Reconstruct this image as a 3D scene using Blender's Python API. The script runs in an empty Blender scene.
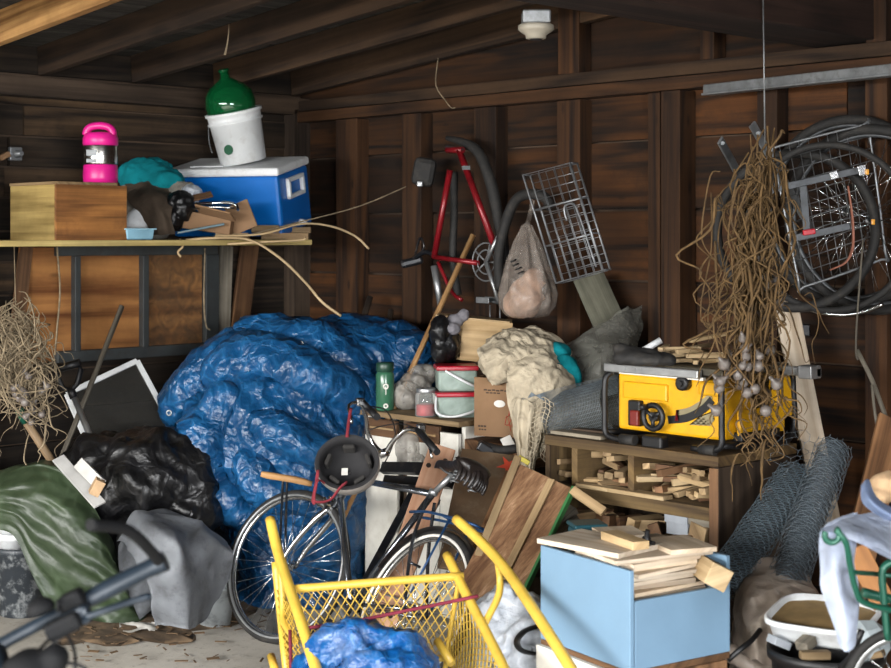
import bpy, bmesh, math, random
from mathutils import Vector, Matrix, noise as N
RND = random.Random(7)
C = bpy.context.scene.collection
V = Vector
# ------------------------------------------------------------------ camera frame (photo 891 x 668)
F, HC, HY, CX = 1500.0, 1.8, 235.0, 445.5
CAM = V((7.086, -5.617, HC))
FW = V((-0.72, 0.694, 0)); RT = V((0.694, 0.72, 0)); UP = V((0, 0, 1))
def ray(px, py): return FW + RT * ((px - CX) / F) + UP * ((HY - py) / F)
def P(px, py, d): return CAM + ray(px, py) * d
def onz(px, py, z): r = ray(px, py); return CAM + r * ((z - HC) / r.z)
def onx(px, py, x): r = ray(px, py); return CAM + r * ((x - CAM.x) / r.x)
def ony(px, py, y): r = ray(px, py); return CAM + r * ((y - CAM.y) / r.y)
def dep(p): return (p - CAM).dot(FW)
def frame(yaw=0.0):            # columns: right, away, up  (yaw in degrees, + turns the front to the left)
    a = math.radians(yaw)
    r = RT * math.cos(a) + FW * math.sin(a); f = -RT * math.sin(a) + FW * math.cos(a)
    return Matrix((r, f, UP)).transposed()
ROOM = Matrix.Identity(3)
def rotm(ax, deg): return Matrix.Rotation(math.radians(deg), 3, ax)
# ------------------------------------------------------------------ materials
def lin(h):
    h = h.lstrip('#'); c = [int(h[i:i+2], 16) / 255 for i in (0, 2, 4)]
    return tuple(((x / 12.92) if x <= .04045 else ((x + .055) / 1.055) ** 2.4) for x in c) + (1,)
class NT:
    def __init__(s, name):
        s.m = bpy.data.materials.new(name); s.m.use_nodes = True
        s.t = s.m.node_tree; s.n = s.t.nodes; s.b = s.n['Principled BSDF']; s.o = s.n['Material Output']
    def new(s, typ, **kw):
        x = s.n.new(typ)
        for k, v in kw.items():
            if k in x.inputs: x.inputs[k].default_value = v
            else: setattr(x, k, v)
        return x
    def link(s, a, b): s.t.links.new(a, b)
    def ramp(s, src, stops):
        r = s.new('ShaderNodeValToRGB'); e = r.color_ramp.elements
        while len(e) < len(stops): e.new(.5)
        for i, (p, c) in enumerate(stops): e[i].position = p; e[i].color = c
        s.link(src, r.inputs[0]); return r.outputs[0]
    def mix(s, a, b, f, mode='MIX'):
        m = s.new('ShaderNodeMix', data_type='RGBA', blend_type=mode)
        for i, v in ((0, f), (6, a), (7, b)):
            if hasattr(v, 'is_linked'): s.link(v, m.inputs[i])
            else: m.inputs[i].default_value = v
        return m.outputs[2]
    def bump(s, h, strength=.3, dist=.01, prev=None):
        b = s.new('ShaderNodeBump', Strength=strength, Distance=dist); s.link(h, b.inputs['Height'])
        if prev is not None: s.link(prev, b.inputs['Normal'])
        return b.outputs[0]
    def fin(s, col=None, rough=.6, metal=0, normal=None, spec=None):
        if col is not None:
            if hasattr(col, 'is_linked'): s.link(col, s.b.inputs['Base Color'])
            else: s.b.inputs['Base Color'].default_value = col
        if hasattr(rough, 'is_linked'): s.link(rough, s.b.inputs['Roughness'])
        else: s.b.inputs['Roughness'].default_value = rough
        s.b.inputs['Metallic'].default_value = metal
        if spec is not None: s.b.inputs['Specular IOR Level'].default_value = spec
        if normal is not None: s.link(normal, s.b.inputs['Normal'])
        return s.m
def coords(t, kind='Object'): return t.new('ShaderNodeTexCoord').outputs[kind]
def dark(c, k): return tuple(x * k for x in c[:3]) + (1,)
def plain(name, hx, rough=.5, metal=0, vary=.25, scale=9, bump=.0, bscale=60, dirt=None, dirtamt=.5, spec=None):
    t = NT(name); c = lin(hx); co = coords(t)
    n = t.new('ShaderNodeTexNoise', Scale=scale, Detail=5.0); t.link(co, n.inputs['Vector'])
    col = t.ramp(n.outputs[0], [(.3, dark(c, 1 - vary)), (.7, dark(c, 1 + vary * .5))])
    if dirt:
        n2 = t.new('ShaderNodeTexNoise', Scale=scale * 1.7, Detail=8.0, Roughness=.7); t.link(co, n2.inputs['Vector'])
        f = t.ramp(n2.outputs[0], [(.5, (0, 0, 0, 1)), (.72, (dirtamt,) * 3 + (1,))])
        col = t.mix(col, lin(dirt), f)
    nm = None
    if bump:
        n3 = t.new('ShaderNodeTexNoise', Scale=bscale, Detail=4.0); t.link(co, n3.inputs['Vector'])
        nm = t.bump(n3.outputs[0], bump, .005)
    return t.fin(col, rough, metal, nm, spec)
def wood(name, d, l, rough=.7, grain=1.0, knots=.0, stain=None, vary=.35, across=26, bump=.35, bvar=.3):
    """Grain runs along UV u (metres)."""
    t = NT(name); uv = coords(t, 'UV'); D, L = lin(d), lin(l)
    mp = t.new('ShaderNodeMapping', Scale=(1.1 * grain, across * 1.4 * grain, 1)); t.link(uv, mp.inputs['Vector'])
    n = t.new('ShaderNodeTexNoise', Scale=1.0, Detail=7.0, Roughness=.62, Distortion=.6); t.link(mp.outputs[0], n.inputs['Vector'])
    mp2 = t.new('ShaderNodeMapping', Scale=(.45 * grain, 5 * grain, 1)); t.link(uv, mp2.inputs['Vector'])
    w = t.new('ShaderNodeTexNoise', Scale=1.2, Detail=2.0, Distortion=.5); t.link(mp2.outputs[0], w.inputs['Vector'])
    rings = t.new('ShaderNodeMath', operation='SINE'); mul = t.new('ShaderNodeMath', operation='MULTIPLY'); mul.inputs[1].default_value = 24
    t.link(w.outputs[0], mul.inputs[0]); t.link(mul.outputs[0], rings.inputs[0])
    r01 = t.new('ShaderNodeMapRange'); r01.inputs[1].default_value = -1; t.link(rings.outputs[0], r01.inputs[0])
    f = t.mix(n.outputs[0], r01.outputs[0], .25)
    col = t.ramp(f, [(.3, D), (.68, L)])
    oi = t.new('ShaderNodeObjectInfo')
    rv = t.ramp(oi.outputs['Random'], [(0, (1 - vary,) * 3 + (1,)), (1, (1 + vary * .35,) * 3 + (1,))])
    col = t.mix(col, rv, 1.0, 'MULTIPLY')
    co = coords(t)
    n4 = t.new('ShaderNodeTexNoise', Scale=2.3, Detail=6.0, Roughness=.65); t.link(co, n4.inputs['Vector'])
    pt = t.ramp(n4.outputs[0], [(.3, (.55, .53, .5, 1)), (.62, (1.05, 1.03, 1, 1))])
    col = t.mix(col, pt, .8, 'MULTIPLY')
    n6 = t.new('ShaderNodeTexNoise', Scale=.35, Detail=1.0); t.link(uv, n6.inputs['Vector'])
    col = t.mix(col, t.ramp(n6.outputs[0], [(.33, (.35, .36, .38, 1)), (.5, (.9, .9, .9, 1)), (.66, (1.75, 1.6, 1.35, 1))]), bvar, 'MULTIPLY')
    if stain:
        n5 = t.new('ShaderNodeTexNoise', Scale=4.5, Detail=8.0, Roughness=.7); t.link(co, n5.inputs['Vector'])
        col = t.mix(col, lin(stain), t.ramp(n5.outputs[0], [(.52, (0, 0, 0, 1)), (.75, (.8,) * 3 + (1,))]))
    if knots:
        vo = t.new('ShaderNodeTexVoronoi', Scale=3.2); mp3 = t.new('ShaderNodeMapping', Scale=(1, 2.4, 1)); t.link(uv, mp3.inputs['Vector']); t.link(mp3.outputs[0], vo.inputs['Vector'])
        col = t.mix(col, dark(D, .35), t.ramp(vo.outputs['Distance'], [(.05, (knots,) * 3 + (1,)), (.13, (0, 0, 0, 1))]))
    return t.fin(col, rough, 0, t.bump(f, bump, .004), .3)
def tarp(name, hx, hi, rough=.32, scale=9, strength=.75, spec=.5, dust=None):
    t = NT(name); co = coords(t); c, h = lin(hx), lin(hi)
    dn = t.new('ShaderNodeTexNoise', Scale=3.0, Detail=3.0); t.link(co, dn.inputs['Vector'])
    wv = t.mix(co, dn.outputs['Color'], .25)
    prev = None; hs = []
    for sc, st in ((scale, strength * .7), (scale * 2.7, strength * .7), (scale * 6, strength * .4)):
        vo = t.new('ShaderNodeTexVoronoi', feature='DISTANCE_TO_EDGE', Scale=sc); t.link(wv, vo.inputs['Vector'])
        ed = t.ramp(vo.outputs['Distance'], [(0, (1,) * 3 + (1,)), (.22, (0, 0, 0, 1))]); hs.append(ed)
        prev = t.bump(ed, st, .05 / sc * 2, prev)
    nz = t.new('ShaderNodeTexNoise', Scale=scale * 1.5, Detail=6.0, Distortion=1.0); t.link(co, nz.inputs['Vector'])
    prev = t.bump(nz.outputs[0], strength * .6, .03, prev)
    col = t.mix(c, h, t.ramp(hs[1], [(.2, (0, 0, 0, 1)), (1, (.55,) * 3 + (1,))]))  # paler highlight colour painted along the creases
    n2 = t.new('ShaderNodeTexNoise', Scale=4.0, Detail=5.0); t.link(co, n2.inputs['Vector'])
    col = t.mix(col, dark(c, .55), t.ramp(n2.outputs[0], [(.4, (.7,) * 3 + (1,)), (.62, (0, 0, 0, 1))]))
    if dust:
        n3 = t.new('ShaderNodeTexNoise', Scale=7.0, Detail=8.0, Roughness=.7); t.link(co, n3.inputs['Vector'])
        col = t.mix(col, lin(dust), t.ramp(n3.outputs[0], [(.5, (0, 0, 0, 1)), (.75, (.5,) * 3 + (1,))]))
    return t.fin(col, rough, 0, prev, spec)
def cloth(name, hx, stain=None, rough=.9, wr=.5, weave=220):
    t = NT(name); co = coords(t); c = lin(hx)
    n = t.new('ShaderNodeTexNoise', Scale=11.0, Detail=6.0, Distortion=.8); t.link(co, n.inputs['Vector'])
    col = t.ramp(n.outputs[0], [(.3, dark(c, .72)), (.65, dark(c, 1.05))])
    if stain:
        n2 = t.new('ShaderNodeTexNoise', Scale=5.0, Detail=7.0, Roughness=.7); t.link(co, n2.inputs['Vector'])
        col = t.mix(col, lin(stain), t.ramp(n2.outputs[0], [(.48, (0, 0, 0, 1)), (.72, (.65,) * 3 + (1,))]))
    n3 = t.new('ShaderNodeTexNoise', Scale=float(weave), Detail=1.0); t.link(co, n3.inputs['Vector'])
    nm = t.bump(n.outputs[0], wr, .03); nm = t.bump(n3.outputs[0], .15, .002, nm)
    return t.fin(col, rough, 0, nm, .15)
def film(name, hx, alpha, rough=.25, bumps=.5, scale=14):
    """Translucent plastic: part of the light goes straight through."""
    t = NT(name); co = coords(t)
    nz = t.new('ShaderNodeTexNoise', Scale=float(scale), Detail=6.0, Distortion=1.2); t.link(co, nz.inputs['Vector'])
    t.fin(lin(hx), rough, 0, t.bump(nz.outputs[0], bumps, .03), .5)
    tr = t.new('ShaderNodeBsdfTransparent'); mx = t.new('ShaderNodeMixShader')
    a = t.ramp(nz.outputs[0], [(.3, (max(0, alpha - .15),) * 3 + (1,)), (.7, (min(1, alpha + .15),) * 3 + (1,))])
    t.link(a, mx.inputs[0]); t.link(tr.outputs[0], mx.inputs[1]); t.link(t.b.outputs[0], mx.inputs[2]); t.link(mx.outputs[0], t.o.inputs[0])
    return t.m
def glass(name, hx, rough=.05, alpha=.45):
    t = NT(name); t.fin(lin(hx), rough, 0, None, .8)
    tr = t.new('ShaderNodeBsdfTransparent'); tr.inputs[0].default_value = tuple(.5 + .5 * x for x in lin(hx)[:3]) + (1,)
    fr = t.new('ShaderNodeFresnel', IOR=1.45); mr = t.new('ShaderNodeMapRange'); mr.inputs[3].default_value = alpha; t.link(fr.outputs[0], mr.inputs[0])
    mx = t.new('ShaderNodeMixShader'); t.link(mr.outputs[0], mx.inputs[0]); t.link(tr.outputs[0], mx.inputs[1]); t.link(t.b.outputs[0], mx.inputs[2]); t.link(mx.outputs[0], t.o.inputs[0])
    return t.m
# ------------------------------------------------------------------ bmesh shapes (world coordinates)
def NB():
    b = bmesh.new(); b.loops.layers.uv.new('UVMap'); return b
def cr(pts, n):
    """Catmull-Rom through pts, n steps per span."""
    pts = [V(p) for p in pts]
    if n <= 1 or len(pts) < 3: return pts
    out = []; e = [pts[0] * 2 - pts[1]] + pts + [pts[-1] * 2 - pts[-2]]
    for i in range(1, len(e) - 2):
        a, b, c, d = e[i-1], e[i], e[i+1], e[i+2]
        for k in range(n):
            t = k / n
            out.append(.5 * ((2*b) + (c-a)*t + (2*a-5*b+4*c-d)*t*t + (3*b-a-3*c+d)*t**3))
    out.append(pts[-1]); return out
def tube(bm, pts, r, seg=8, n=1, closed=False, caps=True, flat=1.0):
    pts = cr(pts, n) if not closed else [V(p) for p in pts]
    m = len(pts); rs = r if isinstance(r, (list, tuple)) else None
    def rad(i):
        if rs is None: return r
        x = i / max(1, m - 1) * (len(rs) - 1); k = min(int(x), len(rs) - 2); return rs[k] + (rs[k+1] - rs[k]) * (x - k)
    uvl = bm.loops.layers.uv.active
    rings = []; ref = None; L = 0; Ls = []
    for i in range(m):
        a = pts[i-1] if (i > 0 or closed) else pts[i]; b = pts[(i+1) % m] if (i < m-1 or closed) else pts[i]
        t = (b - a); t = t.normalized() if t.length > 1e-9 else V((0, 0, 1))
        if ref is None:
            ref = t.orthogonal().normalized() if abs(t.z) > .9 else V((0, 0, 1))
        ref = (ref - t * ref.dot(t)); ref = ref.normalized() if ref.length > 1e-6 else t.orthogonal().normalized()
        s = t.cross(ref); q = rad(i)
        rings.append([bm.verts.new(pts[i] + (ref * math.cos(2*math.pi*k/seg) * flat + s * math.sin(2*math.pi*k/seg)) * q) for k in range(seg)])
        if i: L += (pts[i] - pts[i-1]).length
        Ls.append(L)
    for i in range(m if closed else m - 1):
        A, B = rings[i], rings[(i+1) % m]; u0, u1 = Ls[i], Ls[i+1] if i+1 < m else L + .05
        for k in range(seg):
            f = bm.faces.new((A[k], B[k], B[(k+1) % seg], A[(k+1) % seg])); f.smooth = True
            if uvl:
                for l, uv in zip(f.loops, ((u0, k*.02), (u1, k*.02), (u1, k*.02+.02), (u0, k*.02+.02))): l[uvl].uv = uv
    if caps and not closed:
        bm.faces.new(list(reversed(rings[0]))); bm.faces.new(rings[-1])
    return bm
def box(bm, c, size, R=ROOM, bevel=0.0, taper=None, uvoff=None):
    """Box with centre c, size along the columns of R.  UV: u along the longest side."""
    c = V(c); s = V(size) * .5; tp = taper or (1, 1)
    vs = []
    for z in (-1, 1):
        k = tp if z > 0 else (1, 1)
        for x, y in ((-1, -1), (1, -1), (1, 1), (-1, 1)): vs.append(bm.verts.new(c + R @ V((x*s.x*k[0], y*s.y*k[1], z*s.z))))
    fs = [bm.faces.new([vs[i] for i in q]) for q in ((3,2,1,0),(4,5,6,7),(0,1,5,4),(1,2,6,5),(2,3,7,6),(3,0,4,7))]
    ax = sorted(range(3), key=lambda i: -size[i]); off = uvoff or (RND.uniform(0, 50), RND.uniform(0, 50)); uvl = bm.loops.layers.uv.active; RI = R.transposed()
    if uvl:
        for f in fs:
            for l in f.loops:
                q = RI @ (l.vert.co - c); l[uvl].uv = (q[ax[0]] + off[0], q[ax[1]] + q[ax[2]] + off[1])
    if bevel: bmesh.ops.bevel(bm, geom=list({e for f in fs for e in f.edges}), offset=bevel, segments=2, affect='EDGES', profile=.5)
    return bm
def basis(d, hint):
    d = d.normalized(); h = V(hint); y = h - d * h.dot(d); y = y.normalized() if y.length > 1e-5 else d.orthogonal().normalized()
    return Matrix((d, y, d.cross(y))).transposed()
def plank(bm, a, b, w, t, face=None, bevel=.002, n=(0,0,1)):
    """Plank from a to b, width w, thickness t; n = direction of the wide face's normal."""
    a, b = V(a), V(b); R = basis(b - a, n)   # cols: along, normal, side
    box(bm, (a + b) / 2, ((b - a).length, t, w), R, bevel); return bm
def quadboard(bm, q, t):
    """Board with the four given corners (A-B top edge, C-D bottom edge), grain from A to D."""
    A, B, C_, D = [V(p) for p in q]; n = (B - A).cross(D - A).normalized(); n = n if n.dot(FW) > 0 else -n
    f = [bm.verts.new(p) for p in (A, B, C_, D)]; b = [bm.verts.new(p + n * t) for p in (A, B, C_, D)]
    fs = [bm.faces.new(f), bm.faces.new(list(reversed(b)))] + [bm.faces.new((f[i], b[i], b[(i+1) % 4], f[(i+1) % 4])) for i in range(4)]
    uvl = bm.loops.layers.uv.active; U_ = (D - A).normalized(); W_ = (B - A).normalized()
    for fc in fs:
        for l in fc.loops: l[uvl].uv = ((l.vert.co - A).dot(U_), (l.vert.co - A).dot(W_))
    return bm
def ground(a, b, z=.012):
    """Carry the line a-b on down to the floor."""
    return a + (b - a) * ((a.z - z) / (a.z - b.z))
def lathe(bm, prof, o, R=ROOM, seg=24, sx=1, sy=1, cap=True, smooth=True):
    o = V(o); rings = []
    uvl = bm.loops.layers.uv.active
    for r, z in prof:
        rings.append([bm.verts.new(o + R @ V((r*math.cos(2*math.pi*k/seg)*sx, r*math.sin(2*math.pi*k/seg)*sy, z))) for k in range(seg)])
    for i in range(len(prof) - 1):
        for k in range(seg):
            f = bm.faces.new((rings[i][k], rings[i][(k+1) % seg], rings[i+1][(k+1) % seg], rings[i+1][k])); f.smooth = smooth
            if uvl:
                for l, uv in zip(f.loops, ((k*.03, prof[i][1]), (k*.03+.03, prof[i][1]), (k*.03+.03, prof[i+1][1]), (k*.03, prof[i+1][1]))): l[uvl].uv = uv
    if cap:
        bm.faces.new(list(reversed(rings[0]))); bm.faces.new(rings[-1])
    return bm
def ring(bm, c, R, rad, r, n=48, seg=8, a0=0, a1=360, flat=1.0):
    """Torus (or arc) in the plane of R's first two columns."""
    full = abs(a1 - a0) >= 359.9; k = n if full else n + 1
    pts = [V(c) + R @ V((rad*math.cos(math.radians(a0+(a1-a0)*i/n)), rad*math.sin(math.radians(a0+(a1-a0)*i/n)), 0)) for i in range(k)]
    return tube(bm, pts, r, seg, closed=full, flat=flat)
def loft(bm, rows, nu=8, nv=8, amp=0.0, fs=6.0, seed=0, fold=None, ridge=0.0, rs=9.0, rdir=None):
    """Smooth sheet through rows of control points."""
    R1 = [cr(r, nu) for r in rows]; cols = list(zip(*R1)); G = [cr(c, nv) for c in cols]
    nu_, nv_ = len(G), len(G[0]); vs = []
    o = V((seed * 3.1, seed * 1.7, seed * 2.3))
    for i in range(nu_):
        row = []
        for j in range(nv_):
            p = G[i][j]
            if amp: p = p + N.noise_vector(p * fs + o) * amp + N.noise_vector(p * fs * 2.6 + o) * amp * .35
            if ridge:
                q = p * rs + o; q = q + N.noise_vector(q * .5) * .8
                h = 1 - 2 * abs(N.noise(q)); q2 = q * 2.1 + V((7, 3, 1)); h += .5 * (1 - 2 * abs(N.noise(q2)))
                p = p + (rdir if rdir is not None else (UP * .5 - FW * .8)) * h * ridge
            if fold: p = fold(p, i / (nu_ - 1), j / (nv_ - 1))
            row.append(bm.verts.new(p))
        vs.append(row)
    uvl = bm.loops.layers.uv.active
    for i in range(nu_ - 1):
        for j in range(nv_ - 1):
            f = bm.faces.new((vs[i][j], vs[i+1][j], vs[i+1][j+1], vs[i][j+1])); f.smooth = True
            if uvl:
                for l, uv in zip(f.loops, ((i, j), (i+1, j), (i+1, j+1), (i, j+1))): l[uvl].uv = (uv[0]*.02, uv[1]*.02)
    return bm
def blob(ells, voxel=.025, disp=((.04, 3.0, 'r'),), seed=0, floor=None, flatten=None):
    """Union of ellipsoids (centre, radii, R) remeshed to one skin, then crumpled by noise."""
    b = bmesh.new()
    for e in ells:
        c, r = V(e[0]), e[1]; R = e[2] if len(e) > 2 else ROOM
        M = Matrix.Translation(c) @ R.to_4x4() @ Matrix.Diagonal((r[0], r[1], r[2], 1))
        bmesh.ops.create_icosphere(b, subdivisions=4, radius=1, matrix=M)
    me = bpy.data.meshes.new('tmp'); b.to_mesh(me); b.free()
    ob = bpy.data.objects.new('tmp', me); C.objects.link(ob)
    md = ob.modifiers.new('r', 'REMESH'); md.mode = 'VOXEL'; md.voxel_size = voxel
    sm = ob.modifiers.new('s', 'SMOOTH'); sm.iterations = 6; sm.factor = .5
    dg = bpy.context.evaluated_depsgraph_get(); m2 = bpy.data.meshes.new_from_object(ob.evaluated_get(dg))
    bm = NB(); bm.from_mesh(m2); bpy.data.objects.remove(ob); bpy.data.meshes.remove(me); bpy.data.meshes.remove(m2)
    bm.normal_update(); o = V((seed * 5.3, seed * 2.9, seed * 7.7))
    for amp, sc, kind in disp:
        mv = []
        for v in bm.verts:
            q = v.co * sc + o
            if kind == 'r': h = 1 - 2 * abs(N.noise(q + N.noise_vector(q * .6) * .7))           # ridged creases
            elif kind == 'v': h = 1 - 2 * abs(N.noise(V((q.x, q.y, q.z * .22)) + N.noise_vector(q * .3) * .5))  # vertical folds
            elif kind == 'd':                                                                  # long folds running down to the right
                a_ = RT * .8 - UP * .6; b_ = RT * .6 + UP * .8; q2 = V((v.co.dot(a_) * sc * .38, v.co.dot(b_) * sc, v.co.dot(FW) * sc * .6)) + o; h = 1 - 2 * abs(N.noise(q2 + N.noise_vector(q2 * .45) * .8))
            elif kind == 'c':
                d = N.voronoi(q + N.noise_vector(q * .8) * .35)[0]; h = .8 - (d[1] - d[0]) * 2   # facets with raised creases
            else: h = N.noise(q)
            mv.append(h * amp)
        for v, h in zip(bm.verts, mv): v.co += v.normal * h
        bm.normal_update()
    if floor is not None:
        for v in bm.verts: v.co.z = max(v.co.z, floor)
    for v in bm.verts: v.co.y = min(v.co.y, -.13); v.co.x = max(v.co.x, .09)
    for f in bm.faces: f.smooth = True
    return bm
def roll(pts, r, d=None, n=5, flat=.8):
    """Ellipsoids strung along a curve: a fold for blob()."""
    c = cr([P(*p) for p in pts], n); out = []
    for i, q in enumerate(c):
        k = .55 + .45 * math.sin(math.pi * (i + .6) / len(c)); out.append((q, (r * k * 1.15, r * k, r * k * flat), frame(0)))
    return out
# ------------------------------------------------------------------ objects
def _mk(name, bm, m, center=None):
    bm.normal_update()
    lo = V((min(v.co.x for v in bm.verts), min(v.co.y for v in bm.verts), min(v.co.z for v in bm.verts)))
    hi = V((max(v.co.x for v in bm.verts), max(v.co.y for v in bm.verts), max(v.co.z for v in bm.verts)))
    c = V(((lo.x + hi.x) / 2, (lo.y + hi.y) / 2, lo.z)) if center is None else V(center)
    for v in bm.verts: v.co -= c
    me = bpy.data.meshes.new(name); bm.to_mesh(me); bm.free()
    for x in (m if isinstance(m, (list, tuple)) else [m]): me.materials.append(x)
    o = bpy.data.objects.new(name, me); C.objects.link(o); return o, c, lo, hi
class Thing:
    def __init__(s, name, label, cat, group=None, kind=None):
        s.name, s.label, s.cat, s.group, s.kind = name, label, cat, group, kind; s.parts = []
    def part(s, name, bm, m, parent=None, label=None, kind=None):
        bmesh.ops.recalc_face_normals(bm, faces=bm.faces)
        o, c, lo, hi = _mk(name, bm, m)
        if label: o['label'] = label
        if kind: o['kind'] = kind
        s.parts.append((o, c, lo, hi, parent)); return len(s.parts) - 1
    def done(s):
        lo = V([min(p[2][i] for p in s.parts) for i in range(3)]); hi = V([max(p[3][i] for p in s.parts) for i in range(3)])
        base = V(((lo.x + hi.x) / 2, (lo.y + hi.y) / 2, lo.z))
        e = bpy.data.objects.new(s.name, None); e.empty_display_size = .1; C.objects.link(e); e.location = base
        e['label'] = s.label; e['category'] = s.cat
        if s.group: e['group'] = s.group
        if s.kind: e['kind'] = s.kind
        for o, c, _, _, par in s.parts:
            if par is None: o.parent = e; o.location = c - base
            else: o.parent = s.parts[par][0]; o.location = c - s.parts[par][1]
        return e
def one(name, bm, m, label, cat, group=None, kind=None, recalc=True):
    if recalc: bmesh.ops.recalc_face_normals(bm, faces=bm.faces)
    o, c, _, _ = _mk(name, bm, m); o.location = c
    o['label'] = label; o['category'] = cat
    if group: o['group'] = group
    if kind: o['kind'] = kind
    return o
def struct(name, bm, m, parent=None):
    bmesh.ops.recalc_face_normals(bm, faces=bm.faces)
    o, c, _, _ = _mk(name, bm, m)
    o.location = c
    if parent is None: o['kind'] = 'structure'
    else: o.parent = parent; o.location = c - parent.location
    return o
# ------------------------------------------------------------------ materials in use
M = {}
M['wall'] = wood('wall_board', '#130b05', '#482c13', .8, 1, bvar=1.0, knots=.8, stain='#24180f', vary=.2, across=22)
M['wall_left'] = wood('wall_board_grey', '#15100c', '#433629', .85, 1, bvar=.9, knots=.4, stain='#1d1611', vary=.2)
M['stud'] = wood('stud_wood', '#1e120a', '#462d18', .8, 1, knots=.7, vary=.35)
M['rafter'] = wood('rafter_wood', '#221811', '#463424', .85, 1, stain='#2b1f16', vary=.35)
M['pale_rafter'] = wood('rafter_pale', '#71502e', '#b08a5a', .8, 1, knots=.6, vary=.1)
M['roof'] = wood('roof_board', '#282624', '#4a4844', .9, 1, stain='#2c2a28', vary=.15)
M['beam'] = wood('beam_wood', '#180f0c', '#2e201b', .85, 1, vary=.1)
M['ply'] = wood('plywood', '#5a3317', '#b07c48', .65, .55, knots=.5, vary=.1, across=10, bvar=0)
M['pine'] = wood('fresh_pine', '#a08863', '#d2ba94', .7, 1, vary=.28, bump=.2)
M['pine2'] = wood('weathered_pine', '#7a6347', '#b39a75', .75, 1, vary=.4, bump=.2)
M['brownwood'] = wood('brown_wood', '#4b3423', '#856346', .7, 1, vary=.3)
M['greywood'] = wood('grey_wood', '#5a554c', '#979082', .85, 1, vary=.3)
M['darkwood'] = wood('dark_wood', '#2a211a', '#54463a', .8, 1, vary=.3)
M['bench'] = wood('bench_board', '#3d2f21', '#75603f', .8, 1, vary=.05, stain='#3a2f24')
M['slab'] = wood('cut_plywood', '#bcaa94', '#e6d9c6', .75, 1, vary=.22, bump=.15)
def streaked():
    t = NT('streaked_panel'); uv = coords(t, 'UV')
    mp = t.new('ShaderNodeMapping', Scale=(7, 34, 1)); t.link(uv, mp.inputs['Vector'])
    n = t.new('ShaderNodeTexNoise', Scale=1.0, Detail=10.0, Roughness=.75, Distortion=.4); t.link(mp.outputs[0], n.inputs['Vector'])
    mp2 = t.new('ShaderNodeMapping', Scale=(2.2, 9, 1)); t.link(uv, mp2.inputs['Vector'])
    n2 = t.new('ShaderNodeTexNoise', Scale=1.0, Detail=5.0, Roughness=.6); t.link(mp2.outputs[0], n2.inputs['Vector'])
    f = t.mix(n.outputs[0], n2.outputs[0], .5)
    col = t.ramp(f, [(.36, lin('#3c2718')), (.46, lin('#664831')), (.55, lin('#87684c')), (.63, lin('#c4a184'))])
    return t.fin(col, .8, 0, t.bump(f, .4, .004), .3)
M['chip'] = streaked()
M['pinkboard'] = wood('pinkish_plank', '#b08468', '#d6ae92', .7, .8, vary=.05, bump=.15)
M['dowel'] = wood('handle_wood', '#a4794c', '#d3aa78', .5, 1, vary=.12, bump=.1)
M['olddowel'] = wood('old_handle_wood', '#6d5a44', '#a2896a', .6, 1, vary=.12, bump=.1)
M['shelf'] = wood('shelf_edge', '#a08d58', '#d6c489', .7, 1, vary=.05)
M['boxwood'] = wood('box_side', '#6a4526', '#a9743f', .6, 1, knots=.7, vary=.05, stain='#4a2f1b')
M['boxend'] = wood('box_end', '#6f5c33', '#a9935c', .65, 1, vary=.05)
M['tarp'] = tarp('blue_tarp', '#0f4470', '#2a6a9c', .3, 6, .9, .5)
M['tarp2'] = tarp('blue_tarp_bright', '#094e8e', '#2a74ae', .36, 8, .8, .5, dust='#9aa6b8')
M['green_tarp'] = tarp('green_tarp', '#313e2a', '#485540', .42, 4, .15, .4)
M['black_poly'] = tarp('black_polythene', '#0b0b0d', '#1d1d20', .38, 5, .45, .5, dust='#262522')
M['brown_film'] = tarp('brown_plastic', '#b0a193', '#c8bcae', .42, 5, .4, .45, dust='#8f857b')
M['felt'] = plain('roofing_felt', '#969aa0', .45, 0, .25, 8, .35, 240, dirt='#43403c', dirtamt=.5)
M['pink'] = plain('pink_plastic', '#d81f86', .35, 0, .12)
M['steel'] = plain('brushed_steel', '#b9b7b2', .25, 1, .35, 14, dirt='#3c332c', dirtamt=.6)
M['chrome'] = plain('chrome', '#c9cbcc', .22, 1, .15, 20, dirt='#3a342e', dirtamt=.5)
M['alu'] = plain('dull_aluminium', '#a3a5a6', .42, .8, .2, 20)
M['zinc'] = plain('galvanised_metal', '#85888a', .5, .6, .35, 12, dirt='#3b342d', dirtamt=.5)
M['wire'] = plain('galvanised_wire', '#8f9295', .42, .7, .25, 30)
M['thinwire'] = plain('chicken_wire', '#717b82', .5, .5, .3, 20)
M['blk'] = plain('black_plastic', '#0e0e10', .5, 0, .3, 12)
M['rub'] = plain('rubber', '#1c1b1a', .75, 0, .3, 14, dirt='#4a443c', dirtamt=.4)
M['framesteel'] = plain('frame_steel', '#74787e', .2, .9, .3, 12, dirt='#2b2722', dirtamt=.5)
M['dullmetal'] = plain('dull_dark_metal', '#55585b', .5, .6, .35, 12, dirt='#2b2722', dirtamt=.6)
M['blkmetal'] = plain('black_enamel', '#1b1d21', .28, .3, .3, 12, dirt='#5b5148', dirtamt=.4)
M['mossgrey'] = wood('moss_grey_wood', '#35362f', '#5d5e54', .85, 1, vary=.1)
M['sportblk'] = plain('matt_black', '#0c0d0f', .75, 0, .3, 12, spec=.2)
M['red'] = plain('red_enamel', '#7d141c', .32, .2, .3, 12, dirt='#3a1512')
M['white'] = plain('white_plastic', '#d9dcdd', .4, 0, .1, 8, dirt='#9a938a', dirtamt=.4)
M['whitewood'] = plain('white_paint', '#d5d2c8', .55, 0, .15, 4, dirt='#968a78', dirtamt=.5)
M['cool_blue'] = plain('cooler_blue', '#005fae', .35, 0, .12, 6)
M['green_glass'] = glass('green_glass', '#0d5a30', .06, .62)
M['green_bottle'] = plain('green_bottle', '#35624a', .22, 0, .2, 10)
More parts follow.
